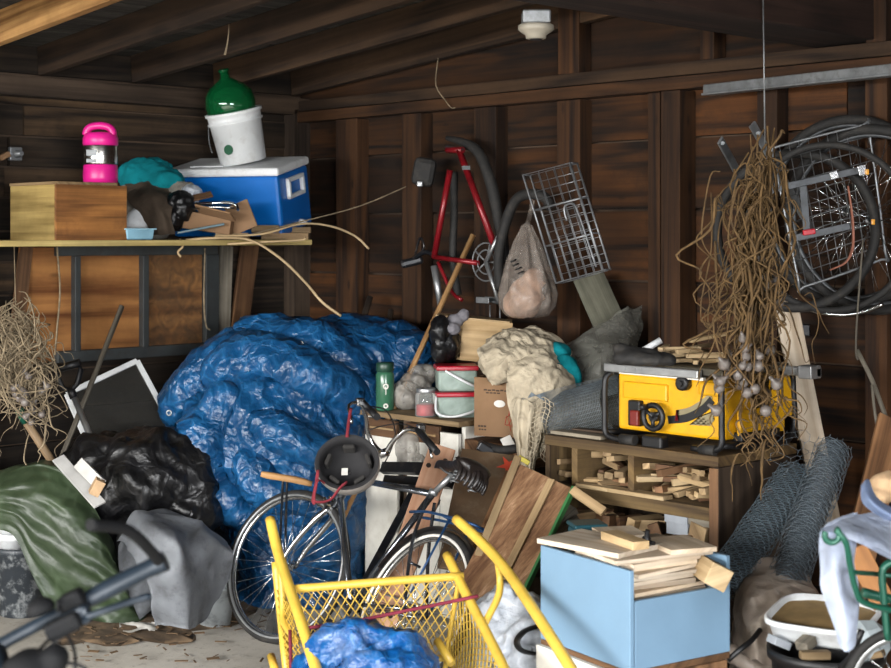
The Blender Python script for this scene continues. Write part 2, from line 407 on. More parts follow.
M['clear'] = glass('clear_glass', '#d8dcd8', .05, .14)
M['tub'] = film('frosted_tub', '#93a49a', .72, .3, .1)
M['redlid'] = plain('red_lid', '#9c1426', .3, 0, .15)
M['teal'] = cloth('teal_cloth', '#0f7d86')
M['tealplastic'] = plain('teal_plastic', '#1b4852', .4, 0, .15)
M['greycloth'] = cloth('grey_cloth', '#8f8a80', '#5a534a')
M['browncloth'] = cloth('brown_cloth', '#51463b')
M['cream'] = cloth('cream_cloth', '#b3a791', '#6d6250', wr=.9)
M['bluewhite'] = cloth('pale_sheet', '#d0d9ea', None, .85, .5)
M['plush'] = cloth('grey_plush', '#77757a', None, .95, .6, 90)
M['card'] = plain('cardboard', '#7d5f42', .8, 0, .12, 5, dirt='#6e5134', dirtamt=.4)
M['cardink'] = plain('box_print', '#3b2b1c', .8, 0, .1)
M['cardred'] = plain('box_red_print', '#a5432f', .8, 0, .1)
M['yellow'] = plain('cart_yellow', '#cfab45', .42, 0, .12, 10, dirt='#a07a1c', dirtamt=.4)
M['dewalt'] = plain('tool_yellow', '#d39c0c', .42, 0, .12, 8, dirt='#9c7a2a', dirtamt=.4)
M['crate'] = plain('crate_blue_paint', '#6c8aa2', .6, 0, .12, 4, .1, 60)
M['maroon'] = cloth('maroon_cord', '#7c3140')
M['strap'] = cloth('red_strap', '#7d3038')
M['helmet'] = plain('helmet_grey', '#918b85', .4, 0, .2, 10)
M['foam'] = plain('helmet_foam', '#19181a', .8, 0, .4, 14)
M['bluemetal'] = plain('blue_enamel', '#21456f', .3, .4, .2)
M['steelblue'] = plain('blue_black_grip', '#17222c', .5, .1, .3)
M['gold'] = plain('bronze_bar_end', '#14120f', .5, .0, .2)
M['greenpaint'] = plain('green_enamel', '#17503f', .35, .2, .2)
M['edgegreen'] = plain('green_edge', '#2f6a3a', .6)
M['orange'] = plain('spray_paint', '#e2553a', .6)
M['straw'] = plain('dry_stalk', '#614a2a', .85, 0, .5, 30)
M['straw2'] = plain('dry_stalk_pale', '#85765e', .85, 0, .5, 30)
M['garlic'] = plain('garlic_skin', '#6f6862', .4, 0, .45, 40, dirt='#6e5a58', dirtamt=.6)
M['dirt'] = plain('brown_dirt', '#5c4a36', .95, 0, .5, 12, .6, 40)
M['leaf'] = plain('dead_leaf', '#665038', .9, 0, .4, 20)
M['bagfilm'] = film('carrier_bag', '#8d837a', .42, .2, .8, 11)
M['bagpink'] = cloth('bag_filling', '#cfa78c', '#8e7a70')
M['greyfilm'] = film('grey_mesh', '#77776f', .6, .5, .6, 9)
M['screen'] = film('fly_screen', '#24231f', .72, .6, .2, 60)
M['cloudfilm'] = film('clear_bag', '#aaa69e', .5, .3, .8, 14)
M['whitefilm'] = tarp('white_bag', '#c4cbd4', '#e8ecf2', .4, 8, .5, .5)
M['sash'] = plain('sash_paint', '#2f3334', .6, 0, .4, 8, dirt='#2a2622', dirtamt=.8)
M['porcelain'] = plain('porcelain', '#8f897c', .45, 0, .1)
M['redrefl'] = plain('red_reflector', '#c22030', .2)
M['amber'] = plain('amber_reflector', '#d9962a', .25)
M['brick'] = plain('grey_block', '#8d9298', .85, 0, .2, 14, .3, 80)
M['sticker'] = plain('paper_white', '#d7d3cb', .7)
M['scale'] = plain('scale_plate', '#8c8264', .5, .2, .2)
M['sediment'] = plain('tub_sediment', '#8a7148', .7, 0, .35, 14, .4, 30)
M['redfill'] = plain('red_filling', '#c3303c', .5, 0, .2)
M['leather'] = plain('worn_black_leather', '#1d1715', .4, 0, .5, 22, .4, 40)
M['tan'] = cloth('tan_cloth', '#b89a78')
def concrete():
    t = NT('concrete_floor'); co = coords(t)
    n = t.new('ShaderNodeTexNoise', Scale=1.6, Detail=9.0, Roughness=.65); t.link(co, n.inputs['Vector'])
    col = t.ramp(n.outputs[0], [(.3, lin('#8f897f')), (.55, lin('#bbb5aa')), (.75, lin('#cac5bb'))])
    n2 = t.new('ShaderNodeTexNoise', Scale=26.0, Detail=6.0, Roughness=.75); t.link(co, n2.inputs['Vector'])
    col = t.mix(col, lin('#5d5346'), t.ramp(n2.outputs[0], [(.56, (0, 0, 0, 1)), (.7, (.6,) * 3 + (1,))]))
    return t.fin(col, .85, 0, t.bump(n2.outputs[0], .3, .008))
M['concrete'] = concrete()
# ------------------------------------------------------------------ the setting
XR, YF, S = 9.0, -8.6, .09             # right wall, front wall, roof slope
ZW = 2.62                              # roof underside at the left wall
XRIDGE = 3.7
def roofz(x): return ZW + S * min(x, 2 * XRIDGE - x) if x < 2 * XRIDGE else ZW - S * (x - 2 * XRIDGE)
bm = NB(); box(bm, (XR / 2, YF / 2, -.1), (XR + 1, -YF + 1, .2)); struct('floor', bm, M['concrete'])
bm = NB(); box(bm, (XR / 2, -13, -.14), (20, 8, .2)); struct('ground', bm, plain('driveway', '#8f8b84', .9))
def boards_back():
    bm = NB(); z = -.0; i = 0; r = random.Random(3)
    hs = [.29, .31, .33, .32, .33, .34, .33, .32, .34, .33, .33]
    for h in hs:
        x = 0.0
        while x < XR:
            L = min(r.uniform(2.2, 4.6), XR - x)
            if z + h < 3.4: box(bm, (x + L / 2, .02 + r.uniform(-.004, .004), z + h / 2), (L - .006, .04, h - .011))
            x += L
        z += h
    return bm
wb = struct('wall_back', boards_back(), M['wall'])
def boards_left():
    bm = NB(); z = 0; r = random.Random(5)
    while z < 2.7:
        h = r.choice([.15, .17, .2, .16]); y = 0
        while y < -YF:
            L = min(r.uniform(1.6, 3.6), -YF - y)
            box(bm, (-.02 + r.choice([0, 0, -.02, .008]), -(y + L / 2), z + h / 2), (.04, L - .006, h - .012)); y += L
        z += h
    return bm
wl = struct('wall_left', boards_left(), M['wall_left'])
bm = NB(); box(bm, (-.09, YF / 2, 1.4), (.08, -YF + .4, 2.9)); box(bm, (XR / 2, .09, 1.6), (XR + .4, .08, 3.4)); struct('trim_1', bm, M['darkwood'])   # sheathing behind the boards
# back wall studs and plates
def bstud(px0, px1, py0, z1, m='stud', depth=.09, z0=0.0):
    a = ony(px0, 235, -depth).x; b = ony(px1, 235, -depth).x
    bm = NB(); box(bm, ((a + b) / 2, -depth / 2 - .001, (z0 + z1) / 2), (b - a, depth, z1 - z0), bevel=.003); struct('stud', bm, M[m], wb)
ZP = 2.46
for a, b in ((336, 357), (402, 421), (474, 496), (557, 580), (757, 777), (865, 887)): bstud(a, b, 0, ZP)
bstud(648, 660, 0, ZP); bstud(661, 680, 0, ZP, 'stud', .12)
for a, b in ((558, 579), (700, 714), (866, 886)): bstud(a, b, 0, 3.0, z0=ZP + .13)
bm = NB(); box(bm, (XR / 2, -.05, ZP + .035), (XR, .1, .06), bevel=.004); struct('plate', bm, M['stud'], wb)
bm = NB(); box(bm, (XR / 2, -.045, ZP + .1), (XR, .09, .06), bevel=.004); struct('plate', bm, M['rafter'], wb)
bm = NB(); box(bm, (.05, YF / 2, ZW - .06), (.1, -YF, .1), bevel=.004); struct('plate', bm, M['darkwood'], wl)
for yy in (-2.05, -3.3, -4.6):
    bm = NB(); box(bm, (.045, yy, 1.25), (.09, .06, 2.5)); struct('stud', bm, M['darkwood'], wl)
bm = NB(); box(bm, (.05, -.06, 1.27), (.1, .12, 2.54)); struct('trim_2', bm, M['darkwood'])                # corner post
# right and front walls, the front one with the wide open doorway the light comes through
bm = NB(); box(bm, (XR + .06, -2.1, 1.5), (.1, 4.2, 3.2)); box(bm, (XR + .06, -8.4, 1.5), (.1, .5, 3.2)); box(bm, (XR + .06, -6.2, 2.7), (.1, 4, .8))  # right wall opening added to let the extra side lamp in
struct('wall_right', bm, M['wall'])
bm = NB(); box(bm, (.2, YF - .06, 1.4), (.6, .1, 2.9)); box(bm, (XR - .35, YF - .06, 1.4), (.8, .1, 2.9)); box(bm, (XR / 2, YF - .06, 2.75), (XR, .1, .6))
struct('wall_front', bm, M['wall'])
# roof boards and rafters
def roof():
    bm = NB(); r = random.Random(9); x = -.1
    while x < XR + .1:
        w = r.uniform(.2, .28); x1 = x + w
        a, b = V((x, 0, roofz(x) + .17)), V((x1, 0, roofz(x1) + .17))
        c = (a + b) / 2; d = (b - a).normalized()
        R = Matrix((V((0, 1, 0)), d, V((0, 1, 0)).cross(d))).transposed()
        box(bm, (c.x, YF / 2, c.z), (-YF + .2, (b - a).length - .012, .025), R); x = x1
    return bm
ce = struct('ceiling', roof(), M['roof'])
bm = NB(); 
for s in (0, 1):
    a, b = (V((-.2, 0, ZW - .026 + .22)), V((XRIDGE, 0, ZW + S * XRIDGE + .22))) if s == 0 else (V((XRIDGE, 0, ZW + S * XRIDGE + .22)), V((XR + .2, 0, ZW + S * (2 * XRIDGE - XR - .2) + .22)))
    c = (a + b) / 2; box(bm, (c.x, YF / 2, c.z), ((b - a).length, -YF + .3, .04), basis(b - a, (0, 1, 0)))
struct('trim_3', bm, M['darkwood'])                                                              # roofing over the boards
for k, yb in enumerate((.06, .62, 1.16, 1.72, 2.28, 2.84, 3.4, 3.96, 4.52, 5.1, 5.7, 6.3, 6.9, 7.5, 8.1)):
    bm = NB(); a = V((.02, -yb, roofz(.02) + .08)); b = V((XRIDGE, -yb, roofz(XRIDGE) + .08))
    plank(bm, a, b, .045 if k else .05, .15, n=(0, 0, 1))
    struct('rafter', bm, M['pale_rafter' if k == 4 else 'rafter'], ce)  # one rafter gets a paler wood than the rest
    bm = NB(); a = V((XRIDGE, -yb, roofz(XRIDGE) + .08)); b = V((XR - .02, -yb, roofz(XR - .02) + .08))
    plank(bm, a, b, .045, .15, n=(0, 0, 1)); struct('rafter', bm, M['rafter'], ce)
bm = NB(); box(bm, (3.72, YF / 2, 2.74), (.32, -YF - .02, .28), bevel=.005); struct('trim_4', bm, M['beam'])   # the big dark beam
# ------------------------------------------------------------------ light, sky, camera
def area(name, loc, rot, sx, sy, power, col):
    l = bpy.data.lights.new(name, 'AREA'); l.shape = 'RECTANGLE'; l.size, l.size_y = sx, sy; l.energy = power; l.color = col
    o = bpy.data.objects.new(name, l); C.objects.link(o); o.location = loc; o.rotation_euler = [math.radians(a) for a in rot]; return o
area('sky_light', (4.6, -10.6, 3.3), (62, 0, 0), 8, 3.6, 4700, (1.0, .985, .96))
area('added_side_light', (11.0, -6.4, 2.6), (64, 0, 82), 4.5, 3, 2500, (.97, .98, 1.0))  # added area lamp, brightens the left wall through the right wall
w = bpy.data.worlds.new('sky'); bpy.context.scene.world = w; w.use_nodes = True
bg = w.node_tree.nodes['Background']; bg.inputs[0].default_value = (.72, .83, 1, 1); bg.inputs[1].default_value = .5
cam = bpy.data.cameras.new('camera'); co = bpy.data.objects.new('camera', cam); C.objects.link(co)
co.location = CAM; co.rotation_euler = Matrix((RT, UP, -FW)).transposed().to_euler()
cam.sensor_width = 36; cam.lens = F * 36 / 891; cam.shift_y = -(334 - HY) / 891; cam.clip_start = .05
cam.dof.use_dof = True; cam.dof.focus_distance = 6.4; cam.dof.aperture_fstop = 4.0
sc = bpy.context.scene
sc.view_settings.view_transform = 'Standard'; sc.view_settings.look = 'None'; sc.view_settings.exposure = 0; sc.view_settings.gamma = 1
sc.cycles.use_denoising = True
sc.cycles.max_bounces = 8; sc.cycles.transparent_max_bounces = 24; sc.cycles.sample_clamp_indirect = 4
# ------------------------------------------------------------------ shelf on the left wall and what stands on it
ZS = 1.775; XS = .80                                   # shelf top height and depth
yR = onx(312, 239, XS).y; yL = -4.3
bm = NB(); box(bm, (XS / 2 + .005, (yL + yR) / 2, ZS - .014), (XS - .01, yR - yL, .028), bevel=.002)
T = Thing('wall_shelf', 'long pale-edged wooden shelf board fixed to the left wall', 'shelf')
T.part('board', bm, M['shelf'])
for yy in (-2.75, -3.3 + .06):
    bm = NB(); plank(bm, (.005, yy, ZS - .42), (.62, yy, ZS - .03), .04, .03, n=(0, 1, 0)); T.part('bracket', bm, M['darkwood'])
T.done()
# two-tone wooden box
XB_ = XS - .012; pc = onx(56, 237, XB_); yb = pc.y
yE = onx(127, 237, XB_).y; xb = XB_ - .44
T = Thing('wooden_box', 'low two-tone wooden box at the left end of the shelf, under the pink jug', 'box')
h = .262
bm = NB(); box(bm, (XB_ - .008, (yb + yE) / 2, ZS + h / 2), (.016, yE - yb, h), bevel=.002); T.part('front_panel', bm, M['boxwood'])
bm = NB(); box(bm, ((xb + XB_ - .016) / 2, yb + .008, ZS + h / 2), (XB_ - .016 - xb, .016, h), bevel=.002); T.part('end_panel', bm, M['boxend'])
bm = NB(); box(bm, ((xb + XB_ - .016) / 2, yE - .008, ZS + h / 2), (XB_ - .016 - xb, .016, h), bevel=.002); T.part('end_panel', bm, M['boxwood'])
bm = NB(); box(bm, (xb + .008, (yb + yE) / 2, ZS + h / 2), (.016, yE - yb - .034, h), bevel=.002); T.part('back_panel', bm, M['boxwood'])
bm = NB(); box(bm, ((xb + XB_) / 2 + .003, (yb + yE) / 2 - .03, ZS + h + .007), (XB_ + .005 - xb, yE - yb - .05, .014), bevel=.002); T.part('lid', bm, M['pine2'])
T.done()
# pink and steel drinks jug
zj = ZS + h + .014; pj = P(100.5, 188, dep(onx(100, 188, .58))); pj.z = zj
T = Thing('drinks_jug', 'bright pink insulated drinks jug with a steel band, on the wooden box', 'jug')
bm = NB(); lathe(bm, [(.07, 0), (.082, .006), (.085, .03), (.083, .09), (.08, .095)], pj, seg=32); T.part('lower_shell', bm, M['pink'])
bm = NB(); lathe(bm, [(.081, .094), (.0825, .1), (.0825, .185), (.081, .19)], pj, seg=32); T.part('steel_band', bm, M['steel'])
bm = NB(); lathe(bm, [(.081, .189), (.086, .195), (.086, .225), (.08, .24), (.074, .25), (.03, .256)], pj, seg=32)
R = frame(0)
T.part('lid', bm, M['pink'])
bm = NB(); tube(bm, [pj + R @ V((x, -.02, z)) for x, z in ((-.066, .24), (-.062, .262), (-.042, .28), (0, .287), (.042, .28), (.062, .262), (.066, .24))], .019, 10, 4); T.part('handle', bm, M['pink'])
bm = NB(); box(bm, pj + R @ V((-.025, -.0822, .15)), (.05, .004, .03), R, .001); box(bm, pj + R @ V((-.025, -.0822, .112)), (.05, .004, .018), R, .001); T.part('badge', bm, M['zinc'])
T.done()
# blue cool box, tipped forward on the clutter; a bucket on its lid and a demijohn in the bucket
cw, cd, ch = .66, .38, .335
Ry = frame(-20); tilt = 12
pc = P(283, 229, dep(onx(283, 229, .76))); 
RC = Ry @ rotm('X', tilt)                              # local x = right, y = away, z = up; tilts the top towards the room
def CB(x, y, z): return org + RC @ V((x, y, z))
org = V((0, 0, 0)); org = V((pc.x, pc.y, ZS + .012)) - RC @ V((cw, 0, 0))
T = Thing('cool_box', 'blue cool box with a white lid, tipped forward on the left shelf', 'cooler')
bm = NB(); box(bm, CB(cw / 2, cd / 2, .165), (cw, cd, .33), RC, .018); T.part('body', bm, M['cool_blue'])
bm = NB(); box(bm, CB(cw / 2, cd / 2, .352), (cw + .02, cd + .02, .045), RC, .014); box(bm, CB(cw / 2 - .12, cd / 2, .377), (.2, cd - .12, .006), RC, .002); li = T.part('lid', bm, M['white'])
bm = NB()
for a, b in (((.1, .19), (.27, .19)), ((.1, .1), (.27, .1)), ((.1, .1), (.1, .19)), ((.27, .1), (.27, .19))):
    box(bm, CB(cw + .012, (a[0] + b[0]) / 2, (a[1] + b[1]) / 2 + .1), (.024, abs(b[0] - a[0]) + .022, abs(b[1] - a[1]) + .022), RC, .004)
T.part('handle', bm, M['white'])
bm = NB(); lathe(bm, [(.016, 0), (.016, .02), (.011, .024), (.011, .04)], CB(cw, .22, .04), RC @ rotm('Y', 90), 14); T.part('drain_plug', bm, M['white'])
T.done()
bm = NB(); pb = V((.02, 0, 0)); c0 = CB(cw / 2, cd - .06, -.02)
box(bm, (c0.x, c0.y, (ZS + .004 + CB(cw / 2, cd - .06, 0).z - .022) / 2 + .002), (.09, .34, CB(cw / 2, cd - .06, 0).z - .036 - ZS), frame(70) , .003)
one('timber_block', bm, M['darkwood'], 'dark timber block behind the clutter, propping up the back of the cool box', 'block')
RBk = RC @ rotm('Y', -6) @ rotm('X', 1)
ob = CB(cw * .56, cd * .5, .380)
T = Thing('plastic_bucket', 'white plastic bucket with a round hole, standing on the cool box lid', 'bucket')
bm = NB(); lathe(bm, [(.118, 0), (.125, .004), (.14, .215), (.15, .222), (.15, .23), (.143, .232), (.145, .262), (.155, .268), (.155, .282), (.146, .285), (.139, .28), (.13, .1), (.12, .01)], ob, RBk, 40, cap=True); T.part('shell', bm, M['white'])
dn = -RBk.col[1]
bm = NB(); lathe(bm, [(.027, 0), (.027, .003)], ob + RBk @ V((.0, -.1345, .09)), RBk @ rotm('X', 85), 24); T.part('hole', bm, M['green_bottle'], label='round hole with green glass showing')
bm = NB(); tube(bm, [ob + RBk @ V(p) for p in ((-.152, 0, .25), (-.155, -.03, .2), (-.15, -.06, .13), (-.13, -.085, .08))], .003, 6, 4); T.part('bail_handle', bm, M['zinc'])
T.done()
T = Thing('demijohn', 'round green glass demijohn sitting in the white bucket', 'bottle')
od = ob + RBk @ V((-.008, 0, .262))
bm = NB(); lathe(bm, [(.06, -.05), (.11, -.03), (.13, .01), (.136, .06), (.126, .115), (.095, .155), (.05, .185), (.026, .2), (.022, .235)], od, RBk, 40); g = T.part('body', bm, M['green_glass'])
bm = NB(); lathe(bm, [(.022, .23), (.029, .234), (.029, .246), (.022, .25)], od, RBk, 24); T.part('lip', bm, M['green_glass'])
T.done()
# clutter between box and cool box
def sp(px, x): return P(px, 237, dep(onx(px, 237, x)))       # point on the shelf plane seen at column px, x from the wall
bm = blob([(P(147, 176, 7.96), (.14, .13, .09), frame(0)), (P(165, 181, 7.9), (.09, .1, .06), frame(0))], .012, ((.016, 11, 'r'), (.006, 26, 'r')), 2)
one('teal_jacket', bm, M['teal'], 'bundled teal cloth jacket on the pile beside the pink jug', 'jacket')
bm = blob([(P(158, 196, 7.94), (.21, .14, .075), frame(0)), (P(150, 215, 7.98), (.12, .1, .1), frame(0)), (P(180, 192, 7.9), (.07, .08, .05), frame(0)), (P(150, 230, 7.98), (.1, .1, .05), frame(0))], .014, ((.02, 9, 'r'), (.008, 22, 'r')), 5)
one('cloth_bundle', bm, M['greycloth'], 'pale grey bundle of cloth underneath the teal jacket', 'cloth')
rows = [[P(125 + (0 if j < 2 else 6), 183, 7.9 - .03), P(128, 200, 7.74), P(141, 218, 7.68), P(152, 236, 7.66)], [P(150, 182, 7.83), P(150, 198, 7.66), P(160, 216, 7.6), P(165, 236, 7.6)], [P(168, 187, 7.84), P(172, 200, 7.7), P(172, 216, 7.64), P(176, 234, 7.64)]] if (j := 1) else 0
bm = loft(NB(), rows, 10, 8, .018, 9, 3)
one('brown_coat', bm, M['browncloth'], 'brown cloth coat hanging off the pile over the shelf edge', 'coat')
bm = blob([(P(180, 207, 7.72), (.07, .06, .075), frame(0)), (P(173, 219, 7.72), (.05, .05, .06), frame(0))], .01, ((.014, 14, 'r'), (.006, 30, 'c')), 8)
one('bin_bag', bm, M['black_poly'], 'small crumpled black plastic bag on the shelf, right of the brown coat', 'bag')
p0 = P(139, 228, 7.72)
T = Thing('detergent_bottle', 'white plastic bottle with a red cap lying between box and brown coat', 'bottle')
R = frame(0)
bm = NB(); lathe(bm, [(.03, 0), (.062, .012), (.066, .05), (.055, .09), (.03, .12), (.02, .13)], p0 + R @ V((-.02, 0, -.02)), R @ rotm('Y', 14), 20); T.part('body', bm, M['white'])
bm = NB(); lathe(bm, [(.024, 0), (.024, .03), (.02, .034)], p0 + R @ V((-.02, 0, -.02)) + R @ rotm('Y', 14) @ V((0, 0, .128)), R @ rotm('Y', 14), 16); T.part('cap', bm, M['redlid'])
T.done()
p0 = sp(139, XS - .02)
T = Thing('blue_tray', 'pale blue shallow plastic tray on the shelf beneath the brown coat', 'tray')
bm = NB(); box(bm, (p0.x - .06, p0.y, ZS + .027), (.14, .15, .05), ROOM, .008, (1.08, 1.08)); T.part('tub', bm, plain('pale_blue_plastic', '#7fa8bb', .4))
bm = NB(); box(bm, (p0.x - .06, p0.y, ZS + .054), (.165, .175, .008), ROOM, .003); T.part('rim', bm, plain('pale_blue_rim', '#8fb6c6', .4))
T.done()
# flattened brown carton, metal frame, teal strip, wood blocks
R = frame(-8)
T = Thing('carton', 'squashed brown cardboard carton in front of the blue cool box', 'box')
pc = P(207, 232, 7.78)
bm = NB(); box(bm, pc + V((0, 0, .05)), (.30, .16, .09), R @ rotm('Y', 8), .004); T.part('body', bm, M['card'])
bm = NB(); box(bm, P(241, 217, 7.74), (.13, .012, .15), R @ rotm('Y', -22), .002); T.part('flap', bm, M['card'])
bm = NB(); box(bm, P(215, 213, 7.64), (.2, .1, .008), R @ rotm('X', -24) @ rotm('Y', 14), .001); T.part('flap', bm, M['card'])
T.done()
T = Thing('metal_bracket', 'bent chrome rod bracket lying on top of the brown carton', 'bracket')
bm = NB(); tube(bm, [P(196, 204, 7.7), P(215, 203, 7.66), P(230, 203, 7.66), P(237, 206, 7.66), P(238, 210, 7.64)], .008, 8, 4); tube(bm, [P(192, 209, 7.66), P(210, 207, 7.62), P(234, 208, 7.62)], .006, 8, 3); T.part('rod', bm, M['chrome'])
bm = NB(); plank(bm, P(190, 199, 7.72), P(212, 194, 7.76), .05, .01, n=(.4, -.3, .8)); T.part('plate', bm, M['brownwood'])
T.done()
bm = blob([(P(191, 193, 7.84), (.05, .06, .035), frame(0)), (P(188, 201, 7.8), (.05, .05, .03), frame(0))], .009, ((.012, 16, 'c'), (.005, 30, 'r')), 12)
one('paper_scrap', bm, M['whitefilm'], 'crumpled white paper on the carton, beside the cool box front', 'paper')
bm = NB(); plank(bm, P(177, 233, 7.6), P(224, 224, 7.66), .035, .012, n=(0, 0, 1)); one('teal_strip', bm, M['tealplastic'], 'narrow teal painted strip lying on the shelf edge before the carton', 'strip')
for k, (a, b, c, w, t) in enumerate(((216, 249, 231, .05, .035), (252, 279, 229, .05, .04), (262, 309, 233, .07, .035), (284, 311, 228, .05, .03))):
    d = dep(onx((a + b) / 2, 237, XS - .06 - .03 * (k % 2)))
    za = ZS + t / 2 + .001 + (.036 if k in (1, 3) else 0)
    A, B = onz(a, c, za), onz(b, c, za); A = P(a, c, d); B = P(b, c, d); A.z = B.z = za
    bm = NB(); plank(bm, A, B, w, t, n=(0, 0, 1)); one('wood_offcut', bm, M['pine2'], ['short pale offcut at the shelf edge below the cool box corner', 'pale offcut lying on other offcuts under the cool box drain plug', 'longest pale offcut at the right end of the shelf', 'small pale offcut on top at the right tip of the shelf'][k], 'wood offcut', 'offcuts on the shelf')
# bent canes and string
for pts, r, lb in (([(186, 240, 7.55), (215, 238, 7.5), (250, 240, 7.55), (280, 258, 7.4), (305, 282, 7.2), (322, 302, 7.1), (341, 316, 7.1)], .007, 'pale bent cane drooping from the shelf over the blue tarp'),
                   ([(215, 236, 7.62), (262, 234, 7.6), (300, 224, 7.7), (330, 226, 7.8), (355, 236, 7.9), (369, 249, 7.9)], .006, 'pale cane curving out past the right end of the shelf'),
                   ([(180, 239, 7.56), (183, 246, 7.5), (178, 252, 7.5), (181, 257, 7.5)], .006, 'short hooked cane end dangling under the shelf edge'),
                   ([(228, 244, 7.6), (262, 242, 7.55), (300, 240, 7.6), (306, 238, 7.6)], .006, 'straight pale cane lying along the shelf front')):
    bm = NB(); tube(bm, [P(*p) for p in pts], r, 6, 5); one('cane', bm, M['pine'], lb, 'cane', 'loose canes on the shelf')
bm = NB(); tube(bm, [P(232, 239, 7.65), P(300, 222, 7.9), P(360, 206, 8.1), P(412, 184, 8.2)], .0035, 5, 4); one('string', bm, M['straw2'], 'taut pale string from the shelf to the black box on the back wall', 'string')
# ------------------------------------------------------------------ old sash with plywood below the shelf
xs = .095
def LW(px, py, x=xs): return onx(px, py, x)
T = Thing('window_sash', 'old grey window sash backed with plywood, leaning under the shelf', 'window frame')
a, b = LW(22, 300).y, LW(216, 300).y; zt, zb_ = LW(120, 247).z, LW(120, 358).z
bm = NB(); box(bm, (xs - .03, (a + b) / 2, (zt + zb_) / 2), (.012, b - a, zt - zb_), uvoff=(3, 7)); T.part('plywood_backing', bm, M['ply'])
bm = NB(); box(bm, (xs, (LW(56, 0).y + b) / 2, zt - .015), (.045, b - LW(56, 0).y, .06), bevel=.004); T.part('top_rail', bm, M['sash'])
bm = NB(); box(bm, (xs, (LW(56, 0).y + b) / 2, zb_ + .025), (.045, b - LW(56, 0).y, .06), bevel=.004); T.part('bottom_rail', bm, M['sash'])
for px0, px1 in ((73, 79), (141, 147), (204, 217)):
    y0, y1 = LW(px0, 0).y, LW(px1, 0).y
    bm = NB(); box(bm, (xs, (y0 + y1) / 2, (zt + zb_) / 2), (.045, y1 - y0, zt - zb_ - .09), bevel=.004); T.part('muntin' if px0 < 200 else 'stile', bm, M['sash'])
y0, y1 = LW(147, 0).y, LW(204, 0).y
bm = NB(); box(bm, (xs - .01, (y0 + y1) / 2, (zt + zb_) / 2), (.004, y1 - y0, zt - zb_ - .09)); T.part('pane', bm, film('dusty_pane', '#4a4136', .22, .5, .1))
T.done()
for pxs, lb in (((250, 236, 243, 352, 17), 'brown board leaning on the wall right of the old sash'), ((226, 222, 246, 352, 12), 'narrow grey board upright beside the old sash'), ((26, 16, 246, 340, 10), 'slim brown batten left of the plywood sash')):
    a, b = onx(pxs[0], pxs[2], .06), onx(pxs[1], pxs[3], .1)
    bm = NB(); plank(bm, a, b, pxs[4] / 185 * 1.3, .025, n=(1, 0, 0)); one('leaning_board', bm, M['brownwood'] if pxs[0] != 226 else M['greywood'], lb, 'board')
for pts, lb in (([(57, 247), (60, 290), (57, 330), (55, 355)], 'long dry stem hanging down the left of the plywood'), ([(205, 248), (204, 300), (206, 325), (210, 330)], 'pale cord hanging down the right stile of the old sash')):
    bm = NB(); tube(bm, [onx(x, y, .14) for x, y in pts], .005, 6, 5); one('dangling_string', bm, M['straw2'], lb, 'cord')
T = Thing('wall_tap', 'small grey metal wall fitting on the left wall near the shelf', 'wall fitting')
pt = onx(15, 154, .02)
bm = NB(); box(bm, pt, (.03, .07, .07), ROOM, .006); T.part('plate', bm, M['zinc'])
bm = NB(); lathe(bm, [(.02, 0), (.02, .03), (.012, .035), (.012, .07)], pt, rotm('Y', 90), 14); T.part('spout', bm, M['zinc'])
bm = NB(); box(bm, onx(4, 156, .04), (.04, .06, .03), rotm('X', 25), .006); T.part('lever', bm, M['card'])
T.done()
# ------------------------------------------------------------------ left heap
T = Thing('screen_frame', 'white-framed window fly screen tilted against the wall under the sash', 'window screen')
A, B, D_, E = P(67, 394, 7.62), P(137, 361, 7.86), P(186, 452, 7.72), P(112, 500, 7.42)
bm = NB(); f = bm.faces.new([bm.verts.new(p) for p in (A, B, D_, E)]); T.part('mesh', bm, M['screen'])
nn = (B - A).cross(E - A)
for a, b, k in ((A, B, 0), (B, D_, 0), (D_, E, 0), (E, A, 0)):
    bm = NB(); plank(bm, a, b, .028, .016, n=nn); T.part('frame_bar', bm, M['white'])
T.done()
T = Thing('snow_shovel', 'black D-grip shovel with a pale shaft, upside down by the fly screen', 'shovel')
bm = NB(); pts = [P(x, y, 7.35) for x, y in ((56, 370), (79, 363), (81, 369), (77, 384), (70, 391), (63, 388), (58, 378))]
tube(bm, pts, .014, 8, closed=True); tube(bm, [P(56, 369, 7.35), P(80, 363, 7.35)], .02, 10); T.part('grip', bm, M['blk'])
bm = NB(); tube(bm, [P(70, 388, 7.35), P(74, 398, 7.34)], .02, 10); T.part('socket', bm, M['blk'])
bm = NB(); tube(bm, [P(74, 397, 7.34), P(104, 470, 7.2), P(135, 545, 7.05)], .0155, 10); T.part('shaft', bm, M['alu'])
T.done()
bm = NB(); tube(bm, [P(122, 306, 7.6), P(60, 462, 7.3), P(46, 500, 7.22)], .0135, 10); one('metal_pole', bm, M['greywood'], 'long thin grey pole slanting across the plywood sash', 'pole')
T = Thing('garden_fork', 'wooden tool handle slanting down beneath the left garlic bunch', 'tool')
bm = NB(); tube(bm, [P(25, 420, 7.05), P(55, 466, 7.15), P(84, 512, 7.26)], .02, 10); T.part('handle', bm, M['olddowel'])
bm = NB(); tube(bm, [P(19, 410, 7.03), P(26, 422, 7.05)], .022, 10); T.part('ferrule', bm, M['greenpaint'])
T.done()
